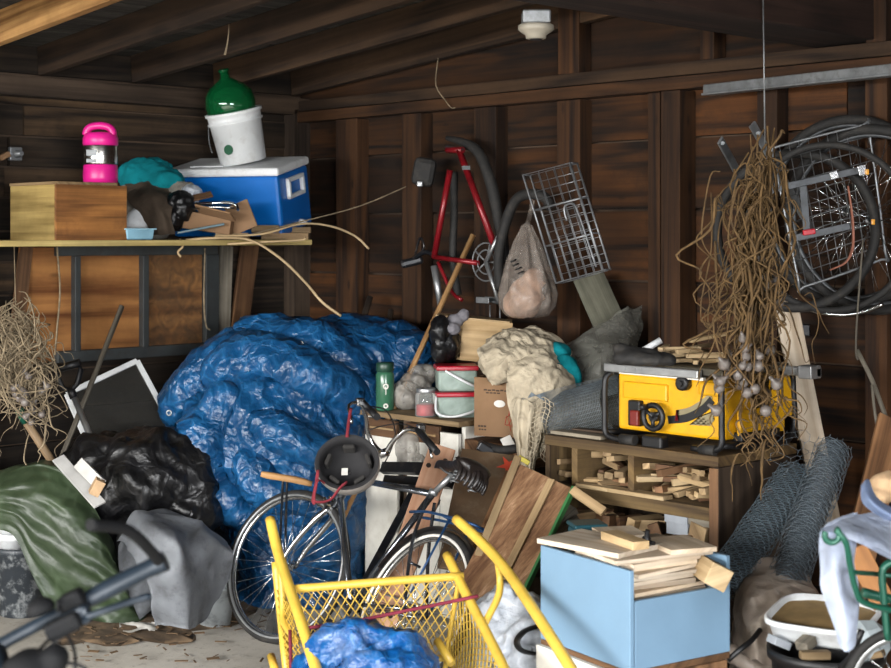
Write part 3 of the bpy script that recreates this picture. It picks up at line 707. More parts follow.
def bunch(name, label, top, bulbs, nst, spread, length, mat, seed, wild=.12, thick=.0035, extra=()):
    r = random.Random(seed); T = Thing(name, label, 'garlic')
    bm = NB()
    for k in range(nst):
        b = V(r.choice(bulbs)); t = top + V((r.gauss(0, spread), r.gauss(0, spread), r.uniform(-.08, .1)))
        ms = []; w = V((0, 0, 0))
        for j in range(1, 6):
            w = w * .6 + V((r.gauss(0, wild), r.gauss(0, wild), r.gauss(0, wild * .4))); ms.append(t.lerp(b, j / 6) + w)
        tube(bm, [t] + ms + [b + V((r.gauss(0, .015), r.gauss(0, .015), 0))], [thick * r.uniform(.5, 1.1), thick * r.uniform(.9, 1.8), thick * .8], 4, 3, caps=False)
    for a, n, L, g in extra:                                                # loose leaves: start, how many, length, droop
        for k in range(n):
            s = V(a) + V((r.gauss(0, .05), r.gauss(0, .05), r.gauss(0, .08))); d = (RT * r.uniform(-1, 1) + FW * r.uniform(-.6, .2) + UP * r.uniform(-.5, .8)).normalized()
            p1 = s + d * L * .3; p2 = s + d * L * .55 - UP * g * .4 * r.uniform(.3, 1.2); p3 = p2 + RT * r.gauss(0, .05) - UP * g * r.uniform(.3, 1); cu = g * .12
            tube(bm, [s, p1, p2, p2.lerp(p3, .4) + RT * r.gauss(0, cu) + UP * r.gauss(0, cu * .5), p2.lerp(p3, .7) + RT * r.gauss(0, cu) + UP * r.gauss(0, cu * .5), p3], [thick, thick * 1.6, thick, thick * .4], 4, 4, caps=False, flat=.5)
    T.part('dried_stalk', bm, mat, kind='stuff')
    for b in bulbs:
        q = r.uniform(.016, .024); bm = NB()
        R = rotm('X', r.uniform(-50, 50)) @ rotm('Y', r.uniform(-50, 50))
        lathe(bm, [(.003, -q * .85), (q * .6, -q * .8), (q, -q * .15), (q * .85, q * .4), (q * .35, q * .95), (q * .2, q * 1.6)], b, R, 10); T.part('bulb', bm, M['garlic'])
    return T.done()
r = random.Random(21)
bl = [P(r.gauss(24, 11), r.gauss(392, 14), 6.93 + r.uniform(-.05, .05)) for _ in range(18)]
bunch('garlic_bunch', 'bunch of dried garlic hanging below the shelf at the left edge', P(16, 318, 7.12), bl, 60, .07, .4, M['straw2'], 4, .06, .003,
      [(P(20, 345, 7.05), 46, .2, .22), (P(30, 380, 7.0), 40, .16, .2), (P(6, 335, 7.0), 24, .2, .2)])
bm = NB(); tube(bm, [P(16, 320, 7.12), P(15, 280, 7.14), P(14, 244, 7.16)], .002, 5); one('hanging_string', bm, M['straw2'], 'thin string holding the left garlic bunch up to the shelf', 'string')
# black polythene
bm = blob([(P(150, 480, 7.25), (.30, .25, .2), frame(0)), (P(108, 470, 7.25), (.16, .2, .12), frame(0)), (P(185, 500, 7.3), (.14, .25, .2), frame(0)), (P(150, 560, 7.3), (.32, .2, .45), frame(0)), (P(105, 540, 7.3), (.2, .2, .35), frame(0))], .02, ((.05, 3, 'c'), (.045, 6, 'r'), (.012, 16, 'r')), 3, floor=.004)
one('polythene_sheet', bm, M['black_poly'], 'heap of crumpled black plastic sheeting behind the grey felt', 'plastic sheet')
# white tray piece
T = Thing('white_box', 'white open box tipped on its side on the green tarp', 'box')
R = basis(P(98, 500, 6.85) - P(62, 462, 6.95), FW * -1 + UP * .6)
bm = NB(); plank(bm, P(58, 458, 6.95), P(100, 505, 6.75), .06, .012, n=FW * -1 + RT * .5 + UP * .5); T.part('panel', bm, plain('greyish_white', '#a9a8a5', .6))
bm = NB(); plank(bm, P(80, 464, 6.86), P(100, 484, 6.75), .055, .04, n=FW * -1 + UP * .4 - RT * .2); T.part('inner_box', bm, plain('dull_white', '#bdbbb6', .7))
bm = NB(); plank(bm, P(93, 494, 6.73), P(101, 480, 6.73), .045, .05, n=FW * -1 + RT * .4); T.part('end_flap', bm, M['tan'])
T.done()
# black pail with stacked white pots, both half under the green tarp
c = onz(27, 612, 0); c = P(23, 612, 7.13); c.z = 0
T = Thing('black_pail', 'paint-splashed dark plastic pail on the floor beside the green tarp', 'bucket')
bm = NB(); lathe(bm, [(.1, .002), (.11, .006), (.135, .3), (.15, .305), (.152, .33), (.145, .333), (.128, .3), (.1, .02)], c, seg=32); T.part('shell', bm, plain('splashed_plastic', '#2e3338', .5, 0, .2, 10, dirt='#b9bdbd', dirtamt=.7))
T.done()
for k in range(3):
    T = Thing('plant_pot', ['white plastic pot on top of the stack in the black pail', 'middle white plastic pot stacked in the black pail', 'lowest white plastic pot in the black pail'][k], 'pot', 'stacked white pots')
    o = c + RT * -.05 + V((0, 0, .40 - .06 * k))
    bm = NB(); lathe(bm, [(.07, 0), (.085, .09), (.098, .093), (.1, .12), (.092, .122), (.08, .09), (.068, .01)], o, rotm('Y', 6), 24); T.part('pot_body', bm, M['white'])
    T.done()
# green tarp over a stack of crates
cols = [[(-20, 478, 7.3), (-18, 482, 7.05), (-14, 505, 6.95), (-8, 528, 6.95)], [(5, 469, 7.35), (8, 473, 7.05), (12, 505, 6.92), (15, 536, 6.92)], [(25, 464, 7.38), (28, 468, 7.05), (33, 520, 6.9), (42, 588, 6.9)],
        [(45, 461, 7.4), (48, 465, 7.05), (57, 530, 6.88), (64, 613, 6.94)], [(62, 465, 7.4), (66, 471, 7.04), (80, 540, 6.86), (90, 618, 6.95)], [(75, 475, 7.4), (84, 486, 7.05), (105, 550, 6.88), (120, 620, 6.95)],
        [(88, 492, 7.4), (98, 506, 7.1), (120, 565, 6.95), (142, 619, 6.98)], [(98, 510, 7.4), (106, 525, 7.2), (124, 575, 7.1), (146, 612, 7.1)]]
def pleat(p, u, v):
    q = V((u * 7 + .35 * math.sin(v * 5), v * 1.1, 3.3)); h = 1 - 2 * abs(N.noise(q)) + .45 * (1 - 2 * abs(N.noise(q * 2.3 + V((4, 1, 0)))))
    p = p - FW * (.012 + .05 * min(1, v * 1.4)) * h + N.noise_vector(p * 9) * .012; p.z = max(p.z, .004); return p
bm = loft(NB(), [[P(*p) for p in c_] for c_ in cols], 16, 12, 0, fold=pleat)
one('green_tarp', bm, M['green_tarp'], 'dull green plastic tarp draped over a heap at the left edge', 'tarp')
# roofing felt: a torn, curled sheet standing on the floor
rows = [[P(118, 545, 6.85), P(132, 556, 6.6), P(150, 595, 6.55), P(155, 628, 6.7)],
        [P(132, 517, 6.8), P(150, 533, 6.55), P(170, 580, 6.48), P(172, 629, 6.62)],
        [P(160, 516, 6.85), P(176, 541, 6.5), P(187, 580, 6.5), P(186, 631, 6.58)],
        [P(196, 522, 6.9), P(190, 552, 6.62), P(198, 585, 6.62), P(190, 632, 6.62)],
        [P(205, 528, 6.92), P(212, 545, 6.72), P(216, 575, 6.75), P(200, 622, 6.72)],
        [P(226, 545, 6.96), P(234, 552, 6.8), P(232, 575, 6.85), P(218, 600, 6.8)]]
T = Thing('roofing_felt', 'curled offcut of grey roofing felt standing on the concrete', 'roofing felt')
bm = loft(NB(), rows, 10, 10, .02, 6, 2, ridge=.028, rs=3.4); bmesh.ops.solidify(bm, geom=bm.faces, thickness=.005); [setattr(v.co, 'z', max(v.co.z, .003)) for v in bm.verts]; T.part('sheet', bm, M['felt'])
rows = [[P(118, 545, 6.85), P(122, 580, 6.9), P(140, 620, 6.9)], [P(133, 517, 6.8), P(160, 520, 6.98), P(165, 600, 7.0)], [P(160, 514, 6.82), P(182, 520, 7.0), P(190, 600, 7.0)], [P(205, 527, 6.9), P(212, 545, 7.0), P(208, 600, 6.9)]]
bm = loft(NB(), rows, 6, 6, .01, 6, 7); bmesh.ops.solidify(bm, geom=bm.faces, thickness=.005); T.part('curled_back', bm, M['felt'])
T.done()
c = P(215, 625, 6.93); c.z = 0
T = Thing('paint_can', 'smeared white paint can on the floor behind the front wheel', 'can')
bm = NB(); lathe(bm, [(.06, .002), (.072, .006), (.078, .17), (.084, .172), (.084, .185), (.078, .187), (.072, .17), (.06, .02)], c, frame(0) @ rotm('Y', 4), 28); T.part('body', bm, plain('smeared_can', '#aab0b2', .5, .1, .2, 10, dirt='#3f4244', dirtamt=.7))
T.done()
# dirt, leaves and paper on the concrete
r = random.Random(12); bm = NB()
for k in range(9):
    p = onz(r.uniform(85, 235), r.uniform(612, 634), .0); lathe(bm, [(.22, .001), (.16, .012), (.06, .02), (.01, .022)], p, rotm('Z', r.uniform(0, 360)), 18, 1.4, .7)
for v in bm.verts: v.co += N.noise_vector(v.co * 9) * .03; v.co.z = max(v.co.z, .001) * .6
one('floor_dirt', bm, M['dirt'], 'brown dirt and sweepings along the edge of the concrete', 'dirt', kind='stuff')
bm = NB()
for k in range(110):
    p = onz(r.uniform(70, 270), r.uniform(612, 662) if r.random() < .5 else r.uniform(612, 634), .008 + r.uniform(0, .012)); L = r.uniform(.008, .03)
    a = r.uniform(0, 6.28); d = V((math.cos(a), math.sin(a), 0)); plank(bm, p - d * L, p + d * L, L * r.uniform(.2, .8), .0025, n=(r.uniform(-.4, .4), r.uniform(-.4, .4), 1), bevel=0)
one('leaf_litter', bm, M['leaf'], 'dead leaves and wood chips scattered on the concrete', 'leaves', kind='stuff')
bm = loft(NB(), [[onz(120 + 12 * i, 630 - 5 * j + (i % 2) * 2, .012 + .012 * ((i + j) % 2)) for j in range(3)] for i in range(4)], 4, 4, .012, 14, 4)
one('torn_paper', bm, M['sticker'], 'scrap of torn pale paper on the floor by the green tarp', 'paper')
# ------------------------------------------------------------------ blue tarp heap
B = [(P(275, 440, 7.45), (.40, .42, .40), frame(0)), (P(235, 450, 7.4), (.27, .35, .34), frame(0)), (P(300, 470, 7.35), (.32, .35, .36), frame(0)),
     (P(285, 550, 7.35), (.26, .3, .32), frame(0)), (P(325, 520, 7.4), (.2, .3, .4), frame(0)), (P(300, 600, 7.35), (.3, .3, .2), frame(0)),
     (P(215, 395, 7.75), (.26, .3, .15), frame(0) @ rotm('Y', -24)), (P(270, 362, 7.85), (.36, .4, .17), frame(0) @ rotm('Y', -6)), (P(360, 360, 7.95), (.34, .4, .19), frame(0)), (P(395, 372, 7.9), (.16, .3, .22), frame(0)),
     (P(340, 400, 7.8), (.35, .4, .25), frame(0)), (P(310, 480, 7.8), (.45, .4, .6), frame(0))]
B += roll([(172, 420, 7.42), (185, 395, 7.4), (225, 365, 7.42), (262, 345, 7.5)], .09) + roll([(212, 380, 7.3), (250, 362, 7.3), (300, 378, 7.2), (345, 400, 7.25)], .09) + roll([(250, 338, 7.55), (300, 345, 7.45), (345, 372, 7.4), (372, 400, 7.5)], .085)
B += roll([(215, 405, 7.12), (196, 450, 7.08), (205, 495, 7.08), (238, 522, 7.08)], .08) + roll([(262, 430, 7.02), (300, 452, 6.98), (345, 470, 7.05)], .07) + roll([(245, 470, 7.02), (270, 500, 6.98), (320, 512, 7.02)], .06) + roll([(345, 350, 7.6), (385, 340, 7.65), (412, 352, 7.7), (416, 380, 7.75)], .07)
B = [(e[0] + FW * (.2 if dep(e[0]) < 7.7 else .05),) + tuple(e[1:]) for e in B]
bm = blob(B, .018, ((.045, 2.6, 'd'), (.02, 6, 'd'), (.016, 10, 'r'), (.007, 22, 'r')), 11, floor=.004)
T = Thing('blue_tarp', 'huge crumpled blue tarp heaped in the corner behind the bicycle', 'tarp')
T.part('sheet', bm, M['tarp'])
for px, py, d in ((169, 413, 7.38), (301, 344, 7.42), (303, 371, 7.3)):
    bm = NB(); ring(bm, P(px, py, d), frame(0) @ rotm('X', 90), .012, .004, 16, 6); T.part('grommet', bm, M['alu'])
T.done()
# ------------------------------------------------------------------ white cabinet (parallel to the back wall)
ZT = .94
FL = onz(360, 409, ZT); WD = .70; DP = .5
def K(x, y, z): return V((FL.x + x, FL.y + y, z))      # x to the right along the front, y away
T = Thing('white_cabinet', 'worn white cabinet with a bare plywood top behind the bicycle', 'cabinet')
bm = NB(); box(bm, K(WD / 2, DP / 2 - .005, ZT - .0125), (WD + .02, DP + .02, .025), ROOM, .003); T.part('top', bm, M['pine2'])
for x in (.012, .30, WD - .012):
    bm = NB(); box(bm, K(x, DP / 2 + .02, (ZT - .026) / 2), (.024 if x != .30 else .05, DP - .04, ZT - .028), ROOM, .002); T.part('side_panel', bm, M['whitewood' if x != .30 else 'darkwood'])  # middle panel coloured dark to stand for the shaded gap between doors
bm = NB(); box(bm, K(WD / 2, DP - .01, (ZT - .03) / 2), (WD - .05, .012, ZT - .04)); T.part('back_panel', bm, M['brownwood'])
for x0, x1 in ((.03, .265), (.335, .56)):
    bm = NB(); box(bm, K((x0 + x1) / 2, .012, ZT - .03 - .05), (x1 - x0, .022, .085), ROOM, .004); d = T.part('drawer', bm, M['brownwood'])
    bm = NB(); box(bm, K((x0 + x1) / 2, .0, ZT - .03 - .05), (x1 - x0 - .03, .012, .01), ROOM, .002); T.part('drawer_rail', bm, M['pine2'], d)
    bm = NB(); box(bm, K((x0 + x1) / 2, .016, .44), (x1 - x0, .02, .78), ROOM, .004); T.part('door', bm, M['whitewood'])
bm = NB(); box(bm, K(.63, .014, .45), (.12, .024, .86), ROOM, .003); T.part('door', bm, M['whitewood'])
T.done()
# red drawing scrap on the left door is a painted mark: thin paper
T = Thing('green_bottle', 'tall dull green drinks bottle on the cabinet beside the blue tarp', 'bottle')
o = P(385, 408, 7.36); o.z = ZT + .001
bm = NB(); lathe(bm, [(.04, 0), (.045, .006), (.045, .175), (.04, .188), (.038, .19)], o, seg=28); T.part('body', bm, M['green_bottle'])
bm = NB(); lathe(bm, [(.04, .188), (.044, .192), (.044, .228), (.04, .234), (.02, .236)], o, seg=28); T.part('cap', bm, plain('dark_green_cap', '#1f3d30', .35))
R = frame(0); bm = NB(); ring(bm, o + R @ V((.006, -.046, .12)), R @ rotm('X', 90), .011, .004, 16, 6); ring(bm, o + R @ V((.006, -.046, .025)), R @ rotm('X', 90), .009, .004, 16, 6); box(bm, o + R @ V((.006, -.046, .1)), (.004, .002, .04), R); T.part('printed_mark', bm, M['sticker'])
T.done()
bm = blob([(P(407, 395, 7.4), (.06, .06, .06), frame(0)), (P(416, 385, 7.45), (.07, .06, .05), frame(0)), (P(422, 375, 7.5), (.06, .05, .04), frame(0))], .01, ((.02, 12, 'r'), (.008, 26, 'c')), 4, floor=ZT + .002)
one('plastic_bag', bm, M['cloudfilm'], 'crumpled clear grey plastic bag behind the jar', 'bag')
T = Thing('glass_jar', 'glass jar half filled with red contents on the cabinet top', 'jar')
o = P(426, 414, 7.1); o.z = ZT + .001
bm = NB(); lathe(bm, [(.045, 0), (.052, .006), (.052, .1), (.044, .115), (.042, .12)], o, seg=28); T.part('body', bm, M['clear'])
bm = NB(); lathe(bm, [(.045, .115), (.046, .118), (.046, .132), (.044, .135)], o, seg=28); T.part('lid', bm, M['alu'])
bm = NB(); lathe(bm, [(.042, .006), (.047, .01), (.047, .055), (.03, .06)], o, seg=24); T.part('contents', bm, M['redfill'])
T.done()
RK = frame(6)
TB = []
for k in range(2):
    T = Thing('storage_tub', ['lower translucent tub with a red lid, on the cabinet top', 'upper translucent tub with a red lid, stacked on its twin'][k], 'container', 'stacked red-lidded tubs')
    o = P(456, 417, 7.1); o.z = ZT + .0015 + k * .124
    bm = NB(); box(bm, o + V((0, 0, .05)), (.18, .14, .1), RK, .012, (1.04, 1.04)); T.part('tub_body', bm, M['tub'])
    bm = NB(); box(bm, o + V((0, 0, .11)), (.2, .16, .022), RK, .006); T.part('lid', bm, M['redlid'])
    bm = NB(); pts = [(-.1, -.05, .1), (-.1, -.1, .03), (-.03, -.11, .012), (.06, -.1, .03), (.1, -.06, .05)] if k == 0 else [(-.06, -.085, .1), (0, -.095, .065), (.06, -.1, .035), (.1, -.07, .02)]
    tube(bm, [o + RK @ V(p) for p in pts], .006, 6, 5); T.part('handle', bm, M['white'])
    T.done()
# cardboard box with drawn marks, half over the cabinet end
RB = frame(-24)
T = Thing('cardboard_box', 'brown cardboard box with a torn hand hole under the cream cloths', 'box')
o = P(500, 437, 6.75); bw, bd, bh = .25, .3, .265
def XB(x, y, z): return o + RB @ V((x, y, z))
for c, s in (((0, 0, bh / 2), (bw, .006, bh)), ((0, bd, bh / 2), (bw, .006, bh)), ((-bw / 2, bd / 2, bh / 2), (.006, bd - .008, bh)), ((bw / 2, bd / 2, bh / 2), (.006, bd - .008, bh))):
    bm = NB(); box(bm, XB(*c), s, RB, .001); T.part('side', bm, M['card'])
bm = NB(); box(bm, XB(0, bd / 2, .004), (bw - .01, bd - .01, .006), RB); T.part('bottom', bm, M['card'])
bm = NB(); lathe(bm, [(.016, 0), (.016, .002)], XB(.0, -.0045, .15), RB @ rotm('X', 90), 20, 1.7, 1); T.part('hand_hole', bm, M['sticker'], label='torn white hand hole')
bm = NB()
for k in range(6): box(bm, XB(-.07 + k * .02, -.0035, .21 - .0016 * (k % 2)), (.016, .0015, .007), RB)
for k in range(4): box(bm, XB(-.06 + k * .018, -.0035, .197), (.014, .0015, .006), RB)
for k in range(3): box(bm, XB(-.1 + k * .014, -.0035, .045), (.011, .0015, .008), RB); box(bm, XB(-.097 + k * .013, -.0035, .03), (.009, .0015, .006), RB)
T.part('printed_text', bm, M['cardink'])
bm = NB()
for k in range(9):
    x = RND.uniform(-.01, .1); z = RND.uniform(.04, .1); a = RND.uniform(-1, 1) * .03; tube(bm, [XB(x, -.004, z), XB(x + .012, -.004, z + .02 * (k % 3)), XB(x + .03, -.004, z + a)], .0016, 4, 4)
T.part('red_scribble', bm, M['cardred'])
T.done()
# plywood box lying on its side on the tubs, with a dark bag and grey plush in it
RP = frame(-6) @ rotm('Y', 5)
o = P(473, 362, 7.2); o.z = ZT + .254
T = Thing('plywood_box', 'raw plywood box lying open on the red-lidded tubs', 'box')
def PB(x, y, z): return o + RP @ V((x, y, z))
bm = NB(); box(bm, PB(.055, .0, .1), (.24, .014, .2), RP, .002); T.part('front_panel', bm, M['pine'])
bm = NB(); box(bm, PB(-.02, .09, .008), (.36, .18, .014), RP, .002); T.part('bottom', bm, M['pine'])
bm = NB(); box(bm, PB(-.02, .09, .2), (.36, .18, .012), RP, .002); T.part('top', bm, M['pine'])
bm = NB(); box(bm, PB(-.02, .185, .104), (.36, .012, .18), RP, .002); T.part('back_panel', bm, M['pine2'])
bm = NB(); box(bm, PB(-.19, .03, .06), (.012, .05, .1), RP, .002); T.part('end_strip', bm, M['pine2'])
T.done()
bm = blob([(P(447, 345, 7.2), (.055, .07, .07), frame(0)), (P(440, 332, 7.16), (.04, .05, .07), frame(0)), (P(440, 350, 7.16), (.03, .05, .05), frame(0))], .01, ((.014, 12, 'r'), (.005, 30, 'r')), 14)
one('black_bag', bm, M['black_poly'], 'black nylon bag stuffed into the open plywood box', 'bag')
bm = blob([(P(455, 321, 7.2), (.042, .04, .034), frame(0)), (P(464, 315, 7.2), (.026, .025, .028), frame(0)), (P(447, 328, 7.15), (.03, .03, .025), frame(0)), (P(453, 329, 7.15), (.034, .03, .028), frame(0))], .007, ((.004, 30, 'r'),), 15)
one('plush_glove', bm, M['plush'], 'soft grey fabric glove lying on top of the plywood box', 'glove')
# cream cloths: pile and hanging drapes
bm = blob([(P(520, 357, 6.9), (.15, .15, .09), frame(0)), (P(542, 370, 6.8), (.13, .14, .09), frame(0)), (P(505, 366, 6.8), (.09, .11, .06), frame(0)), (P(556, 394, 6.85), (.09, .12, .12), frame(0)), (P(535, 348, 6.9), (.11, .11, .06), frame(0))], .012, ((.03, 8, 'r'), (.02, 15, 'r')), 17)
T = Thing('cream_sheets', 'pile of stained cream cloth sheets heaped on the cardboard box', 'cloth')
T.part('sheet_pile', bm, M['cream'])
for sd, rows in ((1, [[(478, 350, 6.75), (484, 372, 6.62), (490, 388, 6.6)], [(495, 338, 6.8), (502, 358, 6.62), (508, 380, 6.56)], [(515, 332, 6.85), (520, 352, 6.62), (524, 378, 6.55)], [(536, 336, 6.85), (540, 352, 6.65), (544, 372, 6.58)]]),
                 (2, [[(500, 334, 6.9), (512, 342, 6.72), (520, 362, 6.6)], [(520, 328, 6.95), (530, 338, 6.72), (538, 358, 6.6)], [(538, 330, 6.95), (548, 342, 6.75), (556, 362, 6.62)], [(556, 340, 6.95), (564, 354, 6.8), (572, 374, 6.7)]]),
                 (3, [[(505, 362, 6.6), (508, 378, 6.54), (510, 398, 6.52)], [(526, 358, 6.58), (530, 376, 6.5), (530, 400, 6.5)], [(548, 360, 6.58), (552, 380, 6.52), (552, 402, 6.5)], [(568, 370, 6.66), (574, 388, 6.6), (574, 408, 6.58)]])):
    bm = loft(NB(), [[P(*p) for p in r_] for r_ in rows], 12, 14, .02, 7, sd, ridge=.022, rs=11); T.part('crumpled_sheet', bm, M['cream'])
fold = lambda p, u, v: p + FW * (math.sin(v * 21 + u * 3) * .018 * (.3 + u))
rows = [[P(508, 382, 6.6), P(507, 405, 6.56), P(514, 432, 6.55), P(520, 470, 6.5)], [P(524, 378, 6.55), P(524, 405, 6.5), P(526, 440, 6.5), P(526, 474, 6.48)], [P(540, 380, 6.55), P(540, 405, 6.5), P(540, 430, 6.5), P(533, 466, 6.48)], [P(556, 388, 6.6), P(556, 410, 6.55), P(553, 425, 6.55), P(545, 448, 6.5)]]
bm = loft(NB(), rows, 10, 12, .012, 10, 5, fold); T.part('hanging_sheet', bm, M['cream'])
rows = [[P(518, 448, 6.5), P(521, 468, 6.48), P(520, 492, 6.47)], [P(530, 450, 6.48), P(531, 470, 6.46), P(529, 500, 6.46)], [P(538, 450, 6.5), P(535, 470, 6.48), P(537, 494, 6.47)]]
bm = loft(NB(), rows, 8, 8, .01, 12, 8, fold); T.part('hanging_end', bm, M['cream'])
T.done()
bm = blob([(P(567, 372, 6.66), (.05, .05, .075), frame(0) @ rotm('Y', -18)), (P(556, 352, 6.72), (.06, .06, .035), frame(0)), (P(574, 376, 6.64), (.03, .03, .05), frame(0))], .01, ((.012, 12, 'r'),), 18)
one('teal_towel', bm, M['teal'], 'teal cloth poking out of the right side of the cream sheets', 'towel')
rows = [[P(566, 322, 6.9), P(575, 350, 6.75), P(572, 378, 6.7)], [P(600, 318, 6.95), P(600, 345, 6.8), P(600, 378, 6.75)], [P(618, 312, 7.0), P(622, 340, 6.85), P(618, 374, 6.8)]]
T = Thing('wire_netting', 'loose grey mesh netting bundled behind the table saw', 'netting')
bm = loft(NB(), [[P(565, 345, 6.9), P(570, 365, 6.75), P(575, 386, 6.7)], [P(590, 328, 6.9), P(592, 355, 6.7), P(590, 388, 6.65)], [P(620, 312, 6.95), P(618, 345, 6.75), P(612, 382, 6.7)], [P(643, 310, 7.0), P(641, 335, 6.9), P(630, 365, 6.85)]], 8, 8, .03, 8, 3); T.part('mesh_sheet', bm, M['greyfilm'])
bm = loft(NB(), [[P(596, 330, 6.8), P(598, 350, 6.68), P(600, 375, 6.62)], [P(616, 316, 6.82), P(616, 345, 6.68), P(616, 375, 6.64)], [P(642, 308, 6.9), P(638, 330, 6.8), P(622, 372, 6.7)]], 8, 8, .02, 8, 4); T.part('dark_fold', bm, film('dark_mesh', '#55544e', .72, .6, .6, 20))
T.done()
# white net over the right of the cloth pile: woven, drooping below the box
T = Thing('white_net', 'off-white knotted net hanging beside the cream sheet', 'netting')
bm = NB(); g = [[P(528 + i * 4.2 - j * .6 * (i / 9) + 1.5 * math.sin(j), 400 + j * 5 + math.sin(i * 1.3) * 3, 6.46 + .03 * math.sin(i * .9 + j * .3)) for j in range(13)] for i in range(10)]
for i in range(10): tube(bm, g[i], .0022, 4, 2)
for j in range(13): tube(bm, [g[i][j] for i in range(10)], .0022, 4, 2)
T.part('net', bm, M['cream']); T.done()
# roll of fine hardware cloth
T = Thing('mesh_roll', 'roll of fine grey wire mesh lying left of the table saw', 'wire mesh')
a, b = P(560, 420, 6.55), P(618, 404, 6.3); ax = (b - a); L = ax.length; Rr = basis(ax, UP); rad = .115
bm = NB()
for i in range(38):
    ring(bm, a + ax * (i / 37), Matrix((Rr.col[1], Rr.col[2], Rr.col[0])).transposed(), rad, .0012, 36, 3)
for k in range(44):
    t = 2 * math.pi * k / 44; off = (Rr.col[1] * math.cos(t) + Rr.col[2] * math.sin(t)) * rad; tube(bm, [a + off, b + off], .0012, 3)
for k in range(16):                                                   # loose outer flap
    z = .12 + k * .011; tube(bm, [P(522, 400 - k * .9, 6.5) + UP * (k * .002 - .06) * 0, P(560, 388 + k * 1.2, 6.42), P(618, 375 + k * 1.2, 6.2)], .0011, 3, 4)
T.part('wire_cylinder', bm, M['thinwire'])
bm = NB(); lathe(bm, [(rad * .93, 0), (rad * .93, L)], a, Matrix((Rr.col[1], Rr.col[2], Rr.col[0])).transposed(), 32, cap=False); T.part('inner_layers', bm, film('mesh_layers', '#6c6c66', .55, .6, .4, 60))
T.done()
# box of dark things under the cardboard box and the small note
T = Thing('timber_stack_box', 'brown wooden crate end under the overhanging cardboard box', 'crate')
bm = NB(); box(bm, P(509, 452, 6.88) + V((0, .06, 0)), (.34, .36, .11), ROOM, .004); T.part('body', bm, M['brownwood'])
bm = NB(); box(bm, V((P(509, 452, 6.88).x, P(509, 452, 6.88).y + .06, (P(509, 452, 6.88).z - .056) / 2)), (.3, .3, P(509, 452, 6.88).z - .058), ROOM, .004); T.part('base', bm, M['darkwood'])
T.done()
bm = NB(); plank(bm, P(505, 437, 6.72), P(510, 447, 6.7), .05, .002, n=-FW + UP * .4); one('paper_note', bm, M['sticker'], 'small white paper tag below the cardboard box', 'paper')
T = Thing('hand_tool', 'dark metal hand tool lying below the cardboard box', 'tool')
bm = NB(); tube(bm, [P(480, 444, 6.75), P(500, 450, 6.7), P(520, 448, 6.68)], .02, 8, 3); T.part('shaft', bm, M['rub'])
bm = NB(); box(bm, P(486, 449, 6.72), (.08, .05, .045), frame(0) @ rotm('Y', 30), .008); T.part('head', bm, M['blkmetal'])
T.done()
# broom handle and sticks against the back wall
bm = NB(); tube(bm, [P(473, 235, 7.68), P(403, 388, 7.45), P(340, 524, 7.25)], .0145, 10); one('broom_handle', bm, M['dowel'], 'long tan broom handle slanting up from behind the cabinet', 'broom handle')
for a, b, rr, lb in (((370, 297, 8.3), (360, 330, 8.2), .018, 'short dark stake end above the blue tarp'), ((391, 310, 8.2), (388, 330, 8.15), .016, 'second stake end, just left of the broom handle')):
    bm = NB(); tube(bm, [P(*a), P(*b), P(b[0] - 10, b[1] + 60, b[2])], rr, 8); one('stake', bm, M['darkwood'], lb, 'stake')
bm = NB(); plank(bm, P(425, 345, 7.75), P(408, 400, 7.6), .07, .02, n=-FW); one('short_board', bm, M['brownwood'], 'short brown board tucked behind the broom handle and plastic bag', 'board')
# ------------------------------------------------------------------ things hung on the back wall
yw = -.28
def W(px, py, y=yw): return ony(px, py, y)
T = Thing('red_bike_frame', 'old red bicycle frame hung nose-up on the dark back wall', 'bicycle frame')
bm = NB(); tube(bm, [W(450, 170), W(434, 258)], .016, 10); tube(bm, [W(447, 150), W(463, 150)], .016, 10); tube(bm, [W(459, 150), W(496, 250)], .017, 10); tube(bm, [W(434, 257), W(478, 263)], .013, 10)
tube(bm, [W(438, 262), W(452, 292), W(462, 300)], .01, 8, 3); T.part('frame', bm, M['red'])
bm = NB(); tube(bm, [W(434, 266), W(441, 306)], .018, 10); T.part('seat_post', bm, M['alu'])
bm = NB(); tube(bm, [W(446, 147), W(463, 150)], .009, 8); box(bm, W(466, 168), (.04, .04, .02), frame(0)); T.part('head_fitting', bm, M['dullmetal'])
bm = NB(); ring(bm, W(486, 262), rotm('X', 90), .095, .004, 32, 6); ring(bm, W(486, 262), rotm('X', 90), .06, .004, 24, 6); 
for k in range(5): t = 2 * math.pi * k / 5; tube(bm, [W(486, 262), W(486, 262) + rotm('X', 90) @ V((math.cos(t), math.sin(t), 0)) * .095], .005, 6)
T.part('chainring', bm, M['zinc'])
for (a, b) in (((486, 262), (499, 303)), ((486, 262), (498, 236))):
    bm = NB(); tube(bm, [W(*a, -.31), W(*b, -.31)], [.012, .009], 8); T.part('crank', bm, M['alu'])
bm = NB(); c = W(487, 300, -.33); 
for s in (-1, 1): box(bm, c + V((0, s * .03, 0)), (.09, .008, .03), ROOM, .003)
box(bm, c, (.02, .07, .018)); tube(bm, [c, W(498, 303, -.3)], .008, 6); T.part('pedal', bm, M['zinc'])
bm = NB(); tube(bm, [W(490, 305), W(490, 330)], .004, 5); tube(bm, [W(500, 305), W(500, 325)], .004, 5); T.part('chain', bm, M['zinc'])
bm = NB(); tube(bm, [W(436, 256), W(425, 252), W(412, 260)], .012, 8, 3); box(bm, W(412, 262), (.12, .05, .045), frame(0) @ rotm('Y', -14), .014); tube(bm, [W(415, 255), W(420, 238), W(424, 246), W(420, 255)], .006, 6, 4); T.part('brake_fitting', bm, M['blkmetal'])
bm = NB(); tube(bm, [W(454, 172, -.18), W(454, 215, -.18), W(453, 260, -.18), W(458, 295, -.18)], .02, 10, 4); T.part('fork_blade', bm, M['rub'])
T.done()
